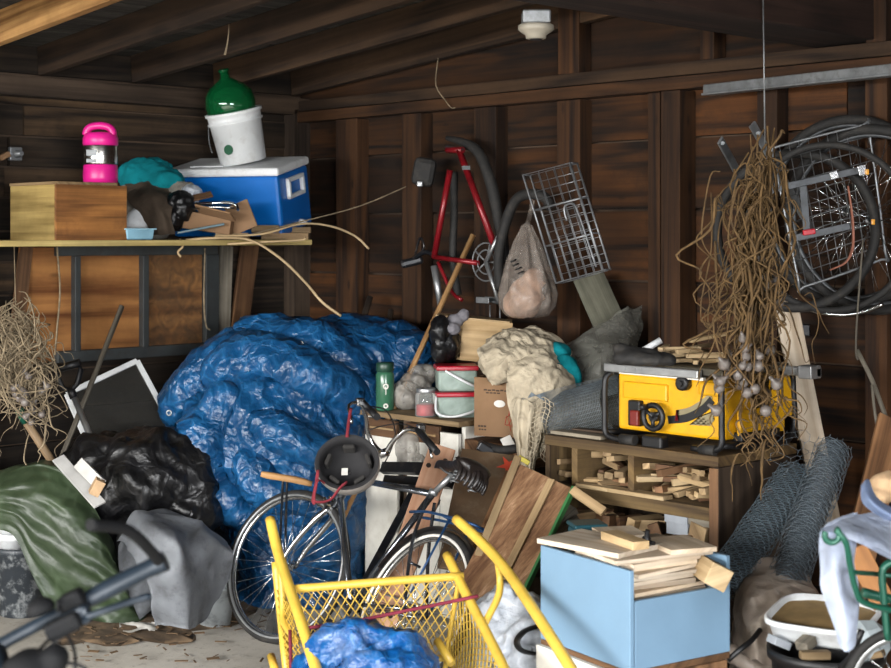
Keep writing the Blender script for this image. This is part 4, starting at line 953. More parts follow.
bm = NB(); tube(bm, [W(447, 138, -.2), W(462, 142, -.22), W(478, 152, -.22), W(490, 180, -.22), W(497, 210, -.22), W(503, 245, -.22), W(506, 262, -.22)], [.012, .026, .03, .03, .026], 12, 6); one('folded_tyre', bm, M['rub'], 'folded black bicycle tyre looped over the red frame', 'tyre')
bm = NB(); box(bm, W(424, 172, -.22), (.12, .09, .15), frame(0) @ rotm('Y', 10), .03); T = Thing('black_pouch', 'small black box tied up on the back wall, end of the string', 'pouch'); T.part('body', bm, M['rub'])
bm = NB(); box(bm, W(420, 184, -.27), (.03, .02, .03), frame(0), .006); T.part('buckle', bm, M['alu']); T.done()
bm = NB(); tube(bm, [W(500, 290, -.3), W(499, 255, -.3), W(506, 222, -.3), W(516, 200, -.3), W(530, 194, -.3), W(544, 197, -.28), W(552, 208, -.26)], .026, 12, 6); one('inner_tube', bm, M['rub'], 'black rubber hose arching behind the carrier bag and wire basket', 'hose')
pr = [(.004, .205), (.02, .19), (.03, .16), (.05, .11), (.075, .03), (.1, -.06), (.115, -.13), (.112, -.19), (.085, -.235), (.03, -.25)]
o = W(527, 268, -.42)
T = Thing('carrier_bag', 'full translucent plastic carrier bag hanging on the back wall', 'bag')
rev = list(reversed([(r_ * 1.18, z) for r_, z in pr])); bm = lathe(NB(), rev, o + V((0, 0, .01)), seg=40)
bmesh.ops.subdivide_edges(bm, edges=bm.edges, cuts=1, use_grid_fill=True)
for v in bm.verts: a = math.atan2(v.co.y - o.y, v.co.x - o.x); k = max(0, min(1, (v.co.z - o.z + .15) / .3)); q = 1 + (.05 + .12 * k) * math.sin(a * 9 + v.co.z * 9) + .05 * N.noise(v.co * 14); v.co.x = o.x + (v.co.x - o.x) * q - .035 * k * RT.x * 0; v.co.y = o.y + (v.co.y - o.y) * q
for f in bm.faces: f.smooth = True
T.part('film', bm, M['bagfilm'])
bm = blob([(o + V((.01, -.02, -.14)), (.075, .07, .09)), (o + RT * .045 + V((0, -.02, -.1)), (.05, .05, .1)), (o - RT * .05 + V((0, 0, -.17)), (.05, .06, .06))], .01, ((.016, 11, 'c'),), 22); T.part('contents', bm, M['bagpink'])
bm = NB(); tube(bm, [o + V((0, 0, .2)), W(530, 215, -.32), W(533, 200, -.3)], .012, 8, 3); T.part('handles_knot', bm, M['bagfilm'])
bm = NB()
for k in range(4): c = o - RT * (.085 - k * .012) - FW * .125 + V((0, 0, .03 - .018 * k)); tube(bm, [c, c + RT * .03 + V((0, 0, .012))], .004, 4)
T.part('printing', bm, M['blk']); T.done()
# flat wire basket hung askew
DZ = .05
A, Bq, Cq, Dq = W(523, 175, -.5), W(570, 163, -.5), W(603, 270, -.5), W(556, 283, -.5)
T = Thing('wire_basket', 'tall grey wire basket hung askew above the carrier bag', 'basket')
def q4(u, v, dy=0): return (A.lerp(Bq, u)).lerp(Dq.lerp(Cq, u), v) + V((0, dy, 0))
bm = NB()
for dy in (0, DZ):
    tube(bm, [q4(0, 0, dy), q4(1, 0, dy), q4(1, 1, dy), q4(0, 1, dy)], .0055, 6, closed=True)
for k in range(1, 3): tube(bm, [q4(0, k / 3, 0), q4(1, k / 3, 0)], .0045, 6)
for u, v in ((0, 0), (1, 0), (1, 1), (0, 1), (0, .33), (1, .33), (0, .66), (1, .66)): tube(bm, [q4(u, v, 0), q4(u, v, DZ)], .004, 5)
T.part('rim', bm, M['wire'])
bm = NB()
for k in range(1, 6): tube(bm, [q4(k / 6, 0, DZ), q4(k / 6, 1, DZ)], .0019, 4); tube(bm, [q4(k / 6, .36 if k % 2 else 0, 0), q4(k / 6, 1, 0)], .0022, 4)
for k in range(1, 13): tube(bm, [q4(0, k / 13, DZ), q4(1, k / 13, DZ)], .0019, 4)
for k in range(5, 13): tube(bm, [q4(.3, k / 13, 0), q4(1, k / 13, 0)], .0018, 4)
T.part('wire_grid', bm, M['wire'])
bm = NB(); tube(bm, [q4(.62, .5, -.01), q4(.66, .38, -.012), q4(.85, .37, -.012), q4(.9, .5, -.012), q4(.92, .96, -.012)], .005, 6, 4); T.part('handle', bm, M['wire'])
T.done()
a, b = P(588, 276, 7.15), P(622, 352, 6.95)
bm = NB(); plank(bm, a, b, .15, .022, n=-FW); one('grey_plank', bm, M['mossgrey'], 'short grey plank leaning on the back wall under the wire basket', 'plank')
bm = NB(); tube(bm, [P(438, 58, 7.9), P(436, 85, 7.9), P(445, 100, 7.9), P(452, 108, 7.9), P(460, 106, 7.9)], .003, 5, 4); one('loose_wire', bm, M['straw2'], 'thin loose wire dangling from the rafters in front of the back wall', 'wire')
bm = NB(); tube(bm, [P(229, 24, 7.2), P(228, 40, 7.2), P(225, 55, 7.2)], [.002, .006], 5, 3); one('roof_straw', bm, M['straw2'], 'dry straw hanging from the rafters above the demijohn', 'straw')
# porcelain lamp holder on the dark beam
T = Thing('lamp_holder', 'white porcelain lamp holder on a metal box under the dark beam', 'light fixture')
o = P(536, 12, 5.36); o.z = 2.6; o.x = 3.66
o = onz(536, 11, 2.598); 
bm = NB(); box(bm, o + V((0, 0, -.024)), (.1, .1, .046), frame(0), .006); T.part('junction_box', bm, M['zinc'])
bm = NB(); lathe(bm, [(.03, -.1), (.036, -.098), (.038, -.086), (.058, -.072), (.064, -.066), (.064, -.052), (.055, -.047)], o, seg=30); T.part('socket', bm, M['porcelain'])
bm = NB(); lathe(bm, [(.02, -.104), (.024, -.098)], o, seg=20); T.part('socket_hole', bm, M['blk'])
T.done()
# ------------------------------------------------------------------ leaning boards and bars behind the bicycle
def lean(name, a, b, w, t, m, label, cat, n=None, grp=None):
    A_, B_ = P(*a), P(*b)
    if A_.z - B_.z > .35: B_ = ground(A_, B_)
    bm = NB(); plank(bm, A_, B_, w, t, n=n if n is not None else (-FW + UP * .5)); return one(name, bm, M[m], label, cat, grp)
T = Thing('drilled_plank', 'pinkish plank with drilled holes leaning against the white cabinet', 'plank')
a, b = P(443, 447, 6.5), P(396, 585, 6.22); b = ground(a, b); n_ = (-FW + UP * .45); Rk = basis(b - a, n_)
bm = NB(); plank(bm, a, b, .115, .03, n=n_, bevel=.004); T.part('board', bm, M['pinkboard'])
L = (b - a).length
for u, v in ((.06, -.03), (.1, .032), (.2, -.025), (.22, .03), (.5, .02), (.74, -.02), (.9, .03)):
    bm = NB(); lathe(bm, [(.011, 0), (.011, .001)], a + (b - a) * u + Rk.col[1] * .0153 + Rk.col[2] * v * 1.0, Matrix((Rk.col[0], Rk.col[2], Rk.col[1])).transposed(), 14); T.part('hole', bm, M['darkwood'])
bm = NB(); box(bm, a + (b - a) * .42 + Rk.col[1] * .0156, (.09, .0012, .06), Rk); T.part('label', bm, plain('pale_label', '#c9b0a2', .6)); T.done()
lean('black_bar', (420, 480, 6.95), (362, 588, 6.55), .035, .03, 'blkmetal', 'black metal bar sloping down left in front of the white cabinet', 'bar', grp='bars against the cabinet')
lean('black_bar', (437, 500, 6.85), (385, 592, 6.5), .035, .03, 'steelblue', 'blue-grey metal bar sloping down beside the drilled plank', 'bar', grp='bars against the cabinet')
lean('black_bar', (383, 468, 6.9), (440, 469, 6.7), .05, .035, 'blkmetal', 'upper black bar lying level across the cabinet front', 'bar', grp='bars against the cabinet')
lean('black_bar', (385, 480, 6.85), (452, 484, 6.62), .04, .03, 'blkmetal', 'lower black bar lying level across the cabinet front', 'bar', grp='bars against the cabinet')
bm = blob([(P(408, 448, 6.95), (.05, .05, .07), frame(0)), (P(412, 462, 6.95), (.06, .05, .03), frame(0))], .009, ((.014, 13, 'r'),), 30)
one('clear_bag', bm, M['cloudfilm'], 'clear plastic bag hanging on the cabinet front behind the handlebar', 'bag')
T = Thing('painted_panel', 'brown painted panel with a red spray star, leaning behind the saddle', 'panel')
A, Bq, Cq, Dq = P(462, 452, 6.75), P(524, 455, 6.65), P(500, 575, 6.25), P(440, 570, 6.35)
bm = NB(); plank(bm, (A + Bq) / 2, (Cq + Dq) / 2, .28, .02, n=-FW + UP * .4 - RT * .1, bevel=.003); T.part('panel', bm, plain('panel_paint', '#66503a', .6, 0, .3, 5, dirt='#8f8370', dirtamt=.4))
Rk = basis((Cq + Dq) - (A + Bq), -FW + UP * .4 - RT * .1); o = (A + Bq) / 2 + Rk.col[1] * .0115 + Rk.col[0] * .06 + Rk.col[2] * (-.08 if Rk.col[2].dot(RT) < 0 else .08)
bm = NB(); tipz = []
for k in range(10): t = math.pi * k / 5; q = .055 if k % 2 == 0 else .02; tipz.append(bm.verts.new(o + Rk.col[0] * math.cos(t) * q + Rk.col[2] * math.sin(t) * q))
bm.faces.new(tipz); T.part('spray_mark', bm, M['orange']); T.done()
T = Thing('chipboard_panel', 'streaked brown panel with a green edge leaning before the wood store', 'panel')
A, Bq, Cq, Dq = P(520, 464, 6.0), P(571, 488, 5.82), P(510, 615, 5.45), P(452, 595, 5.62)
nrm = (Bq - A).cross(Dq - A).normalized(); nrm = nrm if nrm.dot(FW) < 0 else -nrm
bm = quadboard(NB(), (A, Bq, Cq, Dq), .02); T.part('board', bm, M['chip'])
bm = NB(); plank(bm, Bq + RT * .012, Cq + RT * .012, .012, .026, n=nrm, bevel=.001); T.part('green_edge', bm, M['edgegreen']); 
bm = NB(); plank(bm, A.lerp(Bq, .62) - FW * .018, Dq.lerp(Cq, .62) - FW * .018, .03, .008, n=nrm, bevel=.001); T.part('batten', bm, M['pine2']); T.done()
lean('wood_strip', (518, 457, 6.02), (478, 556, 5.72), .03, .02, 'pine2', 'pale wood strip leaning along the left side of the streaked panel', 'strip')
lean('wood_strip', (508, 472, 6.2), (468, 562, 5.9), .02, .02, 'brownwood', 'dark thin strip left of the pale wood strip', 'strip')
lean('wood_strip', (572, 490, 5.8), (604, 512, 5.72), .035, .02, 'pine2', 'pale stick bridging from the streaked panel to the wood store', 'strip')
bm = NB(); box(bm, (P(524, 460, 6.3)), (.05, .03, .02), frame(0) @ rotm('Y', 30), .003); one('yellow_block', bm, plain('dull_yellow', '#a99a34', .6), 'tiny yellow-green block on top of the leaning strips', 'block')
T = Thing('teal_bin', 'dark teal plastic bin behind the blue wooden crate', 'bin')
o = P(587, 560, 5.5); o.z = 0
bm = NB(); box(bm, o + V((0, 0, .366)), (.11, .1, .73), frame(12), .012, (1.08, 1.08)); T.part('body', bm, M['tealplastic'])
bm = NB(); box(bm, o + V((0, 0, .74)), (.125, .115, .015), frame(12), .005); T.part('lid', bm, M['tealplastic']); T.done()
for k, (a, b, w_) in enumerate((((548, 530, 6.0), (573, 508, 6.05), .06), ((545, 545, 5.95), (580, 520, 5.95), .05), ((548, 556, 5.9), (585, 548, 5.85), .07))):
    lean('grey_board', a, b, w_, .03, 'greywood', ['upper weathered grey board end right of the streaked panel', 'middle weathered grey board end right of the streaked panel', 'lowest weathered grey board end, just above the blue crate'][k], 'board', n=(-FW * .3 + UP), grp='grey boards by the streaked panel')
bm = NB(); box(bm, V((P(562, 560, 5.95).x, P(562, 560, 5.95).y, .24)), (.3, .25, .48), frame(0), .01); one('dark_crate', bm, M['darkwood'], 'dark wooden box low down between streaked panel and blue crate', 'box')
# ------------------------------------------------------------------ wood store: open shelf unit with the saw on top
ZB = .985
FR = onz(718, 457, ZB); UW, UD = .86, .52
def U(x, y, z): return V((FR.x - UW + x, FR.y + y, z))
T = Thing('wood_store', 'rough wooden shelf unit full of offcuts under the table saw', 'shelf unit')
bm = NB(); box(bm, U(UW / 2, UD / 2, ZB - .02), (UW, UD, .04), ROOM, .004); T.part('top', bm, M['bench'])
bm = NB(); box(bm, U(UW - .012, UD / 2, (ZB - .041) / 2), (.024, UD - .01, ZB - .043), ROOM, .003); T.part('side_panel', bm, M['darkwood'])
bm = NB(); box(bm, U(.012, UD / 2, (ZB - .041) / 2), (.024, UD - .01, ZB - .043), ROOM, .003); T.part('side_panel', bm, M['bench'])
ZS1, ZS2 = .79, .54
bm = NB(); box(bm, U(UW / 2, UD / 2, ZS1 - .025), (UW - .05, UD - .02, .05), ROOM, .003); T.part('shelf', bm, M['bench'])
bm = NB(); box(bm, U(UW / 2, UD / 2, ZS2 - .02), (UW - .05, UD - .02, .04), ROOM, .003); T.part('shelf', bm, M['bench'])
bm = NB(); box(bm, U(UW / 2, UD - .008, .49), (UW - .05, .012, .9), ROOM); T.part('back_panel', bm, M['darkwood'])
bm = NB(); box(bm, U(UW - .022, .012, .47), (.04, .022, .94), ROOM, .003); T.part('front_post', bm, M['brownwood'])
for x in (.14, .43):
    bm = NB(); box(bm, U(x, UD / 2, (ZS1 + ZB - .04) / 2), (.03, UD - .05, ZB - .042 - ZS1), ROOM, .003); T.part('divider', bm, M['bench'])
T.done()
r = random.Random(31)
def heap(x0, x1, z0, z1, n, label, group, m, lmin, lmax, tw, front=.02, jit=25):
    """Short pieces piled in courses inside a compartment."""
    rows = max(2, int((z1 - z0) / tw)); per = max(1, math.ceil(n / rows)); k = 0
    for j in range(rows):
        for i in range(per):
            if k >= n: return
            k += 1
            w = r.uniform(.6, 1.25) * (x1 - x0) / per * .72; t = tw * r.uniform(.6, .86); L = r.uniform(lmin, lmax)
            c = U(x0 + (i + .5 + r.uniform(-.12, .12)) * (x1 - x0) / per, front + L / 2 + r.uniform(0, .09), z0 + (j + .5) * (z1 - z0) / rows)
            along = r.random() < .28 and j > 0
            R = rotm('Z', (90 if not along else 0) + r.gauss(0, jit)) @ rotm('Y', r.gauss(0, 5)) @ rotm('X', r.gauss(0, 8))
            if along: L = min(L, (x1 - x0) * .6); c.x = min(max(c.x, U(x0, 0, 0).x + L / 2), U(x1, 0, 0).x - L / 2)
            bm = NB(); box(bm, c, (L, w, t), R, .002); one('wood_offcut', bm, M[r.choice([m, m, 'pine2', 'pine2', 'brownwood'])], label, 'wood offcut', group)
heap(.03, .125, ZS1 + .004, ZS1 + .1, 6, 'pale wood offcut in the narrow left compartment of the wood store', 'offcuts in the left compartment', 'pine2', .12, .3, .034)
heap(.16, .41, ZS1 + .004, ZS1 + .125, 18, 'pale wood offcut in the middle compartment of the wood store', 'offcuts in the middle compartment', 'pine2', .12, .34, .03)
heap(.45, .81, ZS1 + .004, ZS1 + .12, 24, 'pale wood offcut in the wide right compartment of the wood store', 'offcuts in the right compartment', 'pine', .1, .34, .032)
heap(.06, .58, ZS2 + .004, ZS2 + .15, 17, 'rough firewood chunk heaped on the dark lower shelf of the wood store', 'chunks on the lower shelf', 'brownwood', .12, .2, .07, .0, 35)
for (a, b, d, w_, m_, lb) in (((580, 505), (612, 500), 5.75, .05, 'pine', 'pale slat jutting out at the front lip of the middle shelf'), ((612, 497), (668, 503), 5.68, .05, 'pine', 'longer pale slat along the front lip of the wood store shelf')):
    A = U(.3 if w_ else 0, 0, 0); pA, pB = ony(*a, FR.y + .03), ony(*b, FR.y + .03); pA.z = pB.z = ZS1 + .009
    bm = NB(); plank(bm, pA, pB, .06, .016); one('wood_offcut', bm, M[m_], lb, 'wood offcut')
for (px, py, s, m_, lb) in ((683, 515, (.11, .09, .055), 'brick', 'pale grey block on top of the pair at the lower right of the wood store'), (706, 518, (.1, .09, .05), 'greywood', 'darker grey block beside the pale blocks in the wood store'), (684, 527, (.1, .09, .05), 'brick', 'pale blue-grey block under the other grey block in the wood store'), (706, 531, (.08, .1, .06), 'pine2', 'tilted cut block end at the lower right of the wood store')):
    bm = NB(); box(bm, ony(px, py, FR.y + .06), s, rotm('Z', r.uniform(-6, 6)) @ rotm('Y', 14 if m_ == 'pine2' else 0), .003); one('block', bm, M[m_], lb, 'block')
for (px, py, lb) in ((690, 541, 'brown wood chunk below the grey blocks in the wood store'), (704, 547, 'rightmost brown wood chunk at the foot of the wood store'), (655, 546, 'brown wood chunk just behind the stacked slabs')):
    bm = NB(); box(bm, ony(px, py, FR.y + .05), (.09, .12, .055), rotm('Z', r.uniform(-30, 30)) @ rotm('Y', r.uniform(-20, 20)), .004); one('wood_chunk', bm, M['brownwood'], lb, 'wood chunk')
# ------------------------------------------------------------------ yellow table saw
yS = FR.y + .06
def S_(px, py, dy=0.0): return ony(px, py, yS + dy)
T = Thing('table_saw', 'yellow portable table saw with a black roll cage on the wood store', 'table saw')
xl, xr = S_(618, 400).x, S_(724, 400).x; zt, zb = S_(670, 377).z, ZB + .05; sd = .42
cx_ = (xl + xr) / 2
bm = NB(); box(bm, (cx_, yS + .09, (zt + zb) / 2), (xr - xl, .18, zt - zb), ROOM, .012); body = T.part('housing', bm, M['dewalt'])
bm = NB(); box(bm, (cx_ + .0, yS + .19 + sd / 2 - .1, (zt + zb) / 2 - .0), (xr - xl - .06, sd - .2, (zt - zb) * .8), ROOM, .012); T.part('motor_housing', bm, M['blk'])
bm = NB(); box(bm, (cx_ + .02, yS + sd - .03, zb + (zt - zb) * .62), (xr - xl, .12, (zt - zb) * .7), ROOM, .012); T.part('rear_housing', bm, M['dewalt'])
bm = NB(); a, b = S_(624, 381, -.005), S_(668, 402, -.005); box(bm, ((a.x + b.x) / 2, yS - .004, (a.z + b.z) / 2), (b.x - a.x, .02, a.z - b.z), ROOM, .006); T.part('raised_panel', bm, M['dewalt'])
bm = NB(); a, b = S_(700, 381, -.005), S_(722, 397, -.005); box(bm, ((a.x + b.x) / 2, yS - .006, (a.z + b.z) / 2), (b.x - a.x, .03, a.z - b.z), ROOM, .01); T.part('raised_panel', bm, M['dewalt'])
bm = NB(); lathe(bm, [(.028, 0), (.028, .03), (.02, .034)], S_(686, 383, -.0), rotm('X', 90), 22); lathe(bm, [(.012, .03), (.012, .045)], S_(686, 383, 0), rotm('X', 90), 14); T.part('rail_knob', bm, M['blk'])
# bevel scale and slot
def arc(pts, w0, dy, m, nm):
    bm = NB(); c = cr([S_(x, y, dy) for x, y in pts], 6); 
    for i in range(len(c) - 1):
        t0 = (c[i+1] - c[i]); n0 = V((-t0.z, 0, t0.x)).normalized()
        f = bm.faces.new([bm.verts.new(q) for q in (c[i] - n0 * w0 / 2, c[i+1] - n0 * w0 / 2, c[i+1] + n0 * w0 / 2, c[i] + n0 * w0 / 2)])
    bmesh.ops.remove_doubles(bm, verts=bm.verts, dist=1e-5); bmesh.ops.solidify(bm, geom=bm.faces, thickness=.003); T.part(nm, bm, M[m], body)
arc([(677, 413), (690, 410), (702, 403), (711, 396)], .022, -.004, 'scale', 'bevel_scale')
arc([(668, 420), (686, 418), (702, 410), (712, 400)], .03, -.006, 'blk', 'bevel_slot')
for k in range(9):
    pass
bm = NB()
bm = NB(); f = bm.faces.new([bm.verts.new(S_(x, y, -.005)) for x, y in ((689, 425), (700, 416), (713, 411), (714, 420), (710, 426))]); bmesh.ops.solidify(bm, geom=bm.faces, thickness=.003); T.part('info_plate', bm, M['scale'], body)
bm = NB(); f = bm.faces.new([bm.verts.new(S_(x, y, -.012)) for x, y in ((676, 410), (678, 410), (678, 421), (675, 421))]); bmesh.ops.solidify(bm, geom=bm.faces, thickness=.002); T.part('red_pointer', bm, M['red'], body)
c = S_(653, 417, -.05)
bm = NB(); ring(bm, c, rotm('X', 90), .046, .011, 30, 10); 
for k in range(3): t = 2 * math.pi * k / 3 + .5; tube(bm, [c, c + rotm('X', 90) @ V((math.cos(t), math.sin(t), 0)) * .045], .008, 8)
lathe(bm, [(.018, -.005), (.018, .05)], c, rotm('X', -90), 16); lathe(bm, [(.011, 0), (.012, .04), (.006, .045)], c + V((-.025, 0, .038)), rotm('X', 90), 12); T.part('crank_wheel', bm, M['blk'])
bm = NB(); box(bm, S_(636, 413, -.01), (.06, .03, .1), ROOM, .006); sw = T.part('switch_plate', bm, M['blk'])
bm = NB(); box(bm, S_(635, 418, -.032), (.042, .02, .06), ROOM, .006); T.part('stop_paddle', bm, plain('stop_red', '#6a1a12', .5), sw)
bm = NB(); box(bm, S_(655, 442, -.015), (.1, .05, .05), ROOM, .01); T.part('lower_bracket', bm, M['blk'])
# table and rails
bm = NB(); a, b = S_(620, 372), S_(716, 372); zt2 = zt + .045; box(bm, ((xl + xr) / 2, yS + sd / 2, zt + .03), (xr - xl + .0, sd + .02, .03), ROOM, .004); T.part('table', bm, plain('saw_table', '#4a463c', .45, .6, .3, 9, dirt='#857a64', dirtamt=.5))
bm = NB(); a, b = S_(606, 367, -.03), S_(700, 374, -.03); box(bm, ((a.x + b.x) / 2, yS - .03, zt + .022), (b.x - a.x, .03, .032), ROOM, .004)
for px in (632, 642, 648): lathe(bm, [(.006, 0), (.006, .004)], V((S_(px, 370).x, yS - .045, zt + .024)), rotm('X', 90), 10)
T.part('front_rail', bm, M['alu'])
bm = NB(); box(bm, ((xl + xr) / 2 - .03, yS - .01, zt + .004), (xr - xl - .1, .02, .012), ROOM, .002); T.part('scale_strip', bm, M['sticker'])
a = ony(786, 376, yS + .35); b = ony(812, 379, yS + .35); 
bm = NB(); box(bm, ((xr + b.x) / 2, yS + sd - .02, zt + .018), (b.x - xr, .035, .035), ROOM, .004); box(bm, (b.x - .03, yS + sd - .04, zt + .02), (.06, .07, .05), ROOM, .004); T.part('rear_rail', bm, M['alu'])
# roll cage
def cage(x, s):
    bm = NB(); z0 = ZB + .02
    tube(bm, [V((x, yS - .03, zt + .0)), V((x + s * .012, yS - .05, zt - .03)), V((x + s * .014, yS - .05, zb + .05)), V((x + s * .01, yS - .05, z0 + .02)), V((x - s * .03, yS - .05, z0)), V((x - s * .12, yS - .05, z0))], .0125, 10, 5)
    tube(bm, [V((x + s * .01, yS - .05, z0 + .02)), V((x + s * .01, yS + sd * .5, z0)), V((x + s * .01, yS + sd, z0 + .02)), V((x + s * .01, yS + sd, zt))], .0125, 10, 4); T.part('roll_cage', bm, M['blk'])
cage(xl - .012, -1); cage(xr + .012, 1)
for px, py in ((628, 440), (708, 445)):
    bm = NB(); c = S_(px, py, -.05); c.z = ZB + .021; tube(bm, [c - V((.035, 0, 0)), c + V((.035, 0, 0))], .02, 12); T.part('rubber_foot', bm, M['rub'])
for px in (628, 708):
    bm = NB(); c = S_(px, 440, sd); c.z = ZB + .021; tube(bm, [c - V((.035, 0, 0)), c + V((.035, 0, 0))], .02, 12); T.part('rubber_foot', bm, M['rub'])
bm = NB(); box(bm, (xr + .02, yS + sd * .5, zb + .06), (.02, sd * .7, .1), ROOM, .006); T.part('side_housing', bm, M['dewalt'])
bm = NB(); box(bm, (xr + .012, yS + sd * .45, zb + .01), (.05, sd * .6, .035), ROOM, .006); T.part('side_tray', bm, M['blk'])
T.done()
# clutter on the saw
zt3 = zt + .048
def SA(px, d): p = P(px, 300, d); return V((p.x, p.y, zt3))
bm = blob([(SA(640, 5.72) + V((0, 0, .025)), (.1, .06, .035), frame(0)), (SA(652, 5.7) + V((0, 0, .02)), (.09, .06, .03), frame(0)), (SA(628, 5.74) + V((0, 0, .05)), (.06, .03, .022), frame(0) @ rotm('Y', 14))], .008, ((.008, 18, 'r'),), 24, floor=zt3 + .001)
one('black_dust_bag', bm, M['rub'], 'floppy black fabric bag on the left end of the saw table', 'bag')
bm = NB(); tube(bm, [P(641, 352, 5.9), P(661, 340, 5.9)], .013, 12); one('white_tube', bm, M['white'], 'short white plastic tube lying behind the black fabric bag', 'tube')
rr = random.Random(5)
for k in range(16):
    j = k // 6; px = 668 + (k % 6) * 9 + rr.uniform(-4, 4); A = SA(px, 5.85 + rr.uniform(-.12, .1)); A.z += .011 + j * .02
    th = rr.uniform(-.5, .5) + (1.4 if k % 3 == 0 else 0); d = RT * math.cos(th) + FW * math.sin(th); L = rr.uniform(.05, .12)
    bm = NB(); plank(bm, A - d * L, A + d * L + UP * .004, .02, .016); one('cut_stick', bm, M['pine'], 'thin pale cut stick in the pile on the saw table', 'stick', 'sticks on the saw table')
bm = NB(); plank(bm, SA(690, 5.95) + UP * .075, SA(725, 6.0) + UP * .1, .03, .014); one('cut_stick', bm, M['pine'], 'long pale stick topmost on the saw table pile, reaching toward the garlic', 'stick')
# tall pale board and grey rail behind the saw
bm = NB(); plank(bm, P(785, 300, 6.3), ground(P(785, 300, 6.3), P(818, 470, 6.08)), .1, .025, n=-FW, bevel=.004); one('pale_board', bm, M['slab'], 'tall pale board leaning against the back wall behind the saw', 'board')
bm = NB(); box(bm, P(797, 330, 6.42), (.1, .05, .05), frame(0), .004); one('dark_clamp', bm, M['blkmetal'], 'dark metal clamp block against the pale leaning board', 'clamp')
# ------------------------------------------------------------------ garlic bundle, hung from two wall arms
for a, b, lb in (((720, 140, 6.0), (742, 180, 6.25), 'left flat grey steel arm sticking out above the big garlic bunch'), ((752, 124, 5.95), (815, 236, 6.3), 'longer flat grey steel arm crossing the hanging wheels')):
    bm = NB(); plank(bm, P(*a), P(*b), .035, .01, n=-FW + RT * .4); 
    lathe(bm, [(.008, 0), (.008, .012)], P(*a).lerp(P(*b), .08) - FW * .006, frame(0) @ rotm('X', 90), 10); one('steel_arm', bm, M['zinc'], lb, 'steel arm')
r = random.Random(77)
bl = [P(r.gauss(742, 14), r.gauss(375, 22), 5.42 + r.uniform(-.09, .09)) for _ in range(34)] + [P(r.gauss(766, 8), r.gauss(285, 16), 5.5 + r.uniform(-.06, .06)) for _ in range(9)]
bunch('garlic_bunch', 'big bundle of dried garlic hanging in front of the table saw', P(765, 150, 5.55), [b for b in bl[:34]], 34, .03, 1.0, M['straw'], 9, .035, .0042,
      [(P(755, 185, 5.5), 22, .1, .12), (P(752, 215, 5.5), 14, .1, .2), (P(750, 280, 5.48), 34, .14, .2), (P(758, 325, 5.48), 34, .13, .22), (P(760, 375, 5.46), 26, .11, .2), (P(757, 420, 5.45), 14, .09, .14), (P(724, 215, 5.5), 12, .14, .5), (P(770, 165, 5.52), 6, .06, .2)])
bunch('garlic_bunch', 'small cluster of garlic bulbs knotted into the right side of the big bundle', P(764, 215, 5.45), bl[34:], 14, .03, .4, M['straw'], 19, .03, .003, [(P(768, 250, 5.45), 20, .1, .2)])
bm = NB(); tube(bm, [P(765, 152, 5.55), P(764, 60, 5.55), P(763, 0, 5.55) + UP * .02], .003, 5); one('hanging_wire', bm, M['zinc'], 'thin wire holding the big garlic bundle up to the roof', 'wire')
# ------------------------------------------------------------------ wheels and racks hung on the right
def wheel(T, c, R, rad, tyre_r=.019, spokes=28, hub_w=.05, parent=None, rim_m='alu', tyre_m='rub', wall=None, hub_r=.018):
    """R: columns = two in-plane axes and the axle."""
    bm = NB(); ring(bm, c, R, rad - tyre_r * 2.0, .0095, 64, 8, flat=1.0); w = T.part('wheel', bm, M[rim_m], parent)
    bm = NB(); ring(bm, c, R, rad - tyre_r, tyre_r, 64, 12); T.part('tyre', bm, M[tyre_m], w)
    if wall:
        bm = NB()
        for s in (-1, 1): ring(bm, c + R.col[2] * s * tyre_r * .86, R, rad - tyre_r * 1.45, tyre_r * .34, 64, 6)
        T.part('pale_sidewall', bm, M[wall], w)
    bm = NB()
    for k in range(spokes):
        s = 1 if k % 2 else -1; t = 2 * math.pi * k / spokes; th = t + (.9 if (k // 2) % 2 else -.9)
        tube(bm, [c + R @ V((math.cos(th) * hub_r, math.sin(th) * hub_r, s * hub_w * .5)), c + R @ V((math.cos(t) * (rad - tyre_r * 2.2), math.sin(t) * (rad - tyre_r * 2.2), 0))], .0014, 4)
    T.part('spoke_set', bm, M['chrome'], w)
    bm = NB(); lathe(bm, [(.006, -hub_w), (.006, -hub_w * .6), (hub_r, -hub_w * .55), (hub_r, -hub_w * .45), (.012, -hub_w * .35), (.012, hub_w * .35), (hub_r, hub_w * .45), (hub_r, hub_w * .55), (.006, hub_w * .6), (.006, hub_w)], c, R, 18); T.part('hub', bm, M['chrome'], w)
    return w
def facing(yaw, pitch=0, roll=0): f = frame(yaw) @ rotm('X', 90 + pitch); return f
T = Thing('loose_wheel', 'black-tyred bicycle wheel hung highest on the right of the back wall', 'bicycle wheel')
wheel(T, P(848, 212, 6.15), facing(-42), .40, .022, 32, rim_m='dullmetal'); T.done()
T = Thing('loose_wheel', 'second black-tyred wheel hung behind the first at the right frame edge', 'bicycle wheel')
wheel(T, P(872, 220, 6.02), facing(-40, 6), .385, .022, 28, rim_m='dullmetal'); T.done()
def tyre_only(c, R, rad, r_, label):
    bm = NB(); ring(bm, c, R, rad, r_, 72, 12); one('loose_tyre', bm, M['rub'], label, 'tyre')
tyre_only(P(795, 230, 6.08), facing(-20, -6), .315, .02, 'slack black tyre hung leftmost among the wheels, behind the garlic')
tyre_only(P(828, 228, 5.97), facing(-28, 4), .33, .014, 'thin black tyre hanging in front of the wire basket')
bm = NB(); ring(bm, P(838, 222, 5.98), facing(-38), .37, .009, 40, 6, 215, 300); one('wheel_rim', bm, M['chrome'], 'bright bare rim arc showing below the hanging wheels', 'rim')
A, Bq, Cq, Dq = P(772, 148, 6.0), P(868, 124, 6.0), P(886, 258, 6.0), P(800, 288, 6.0)
T = Thing('bike_basket', 'square wire bicycle basket hung over the wheels on the right', 'basket')
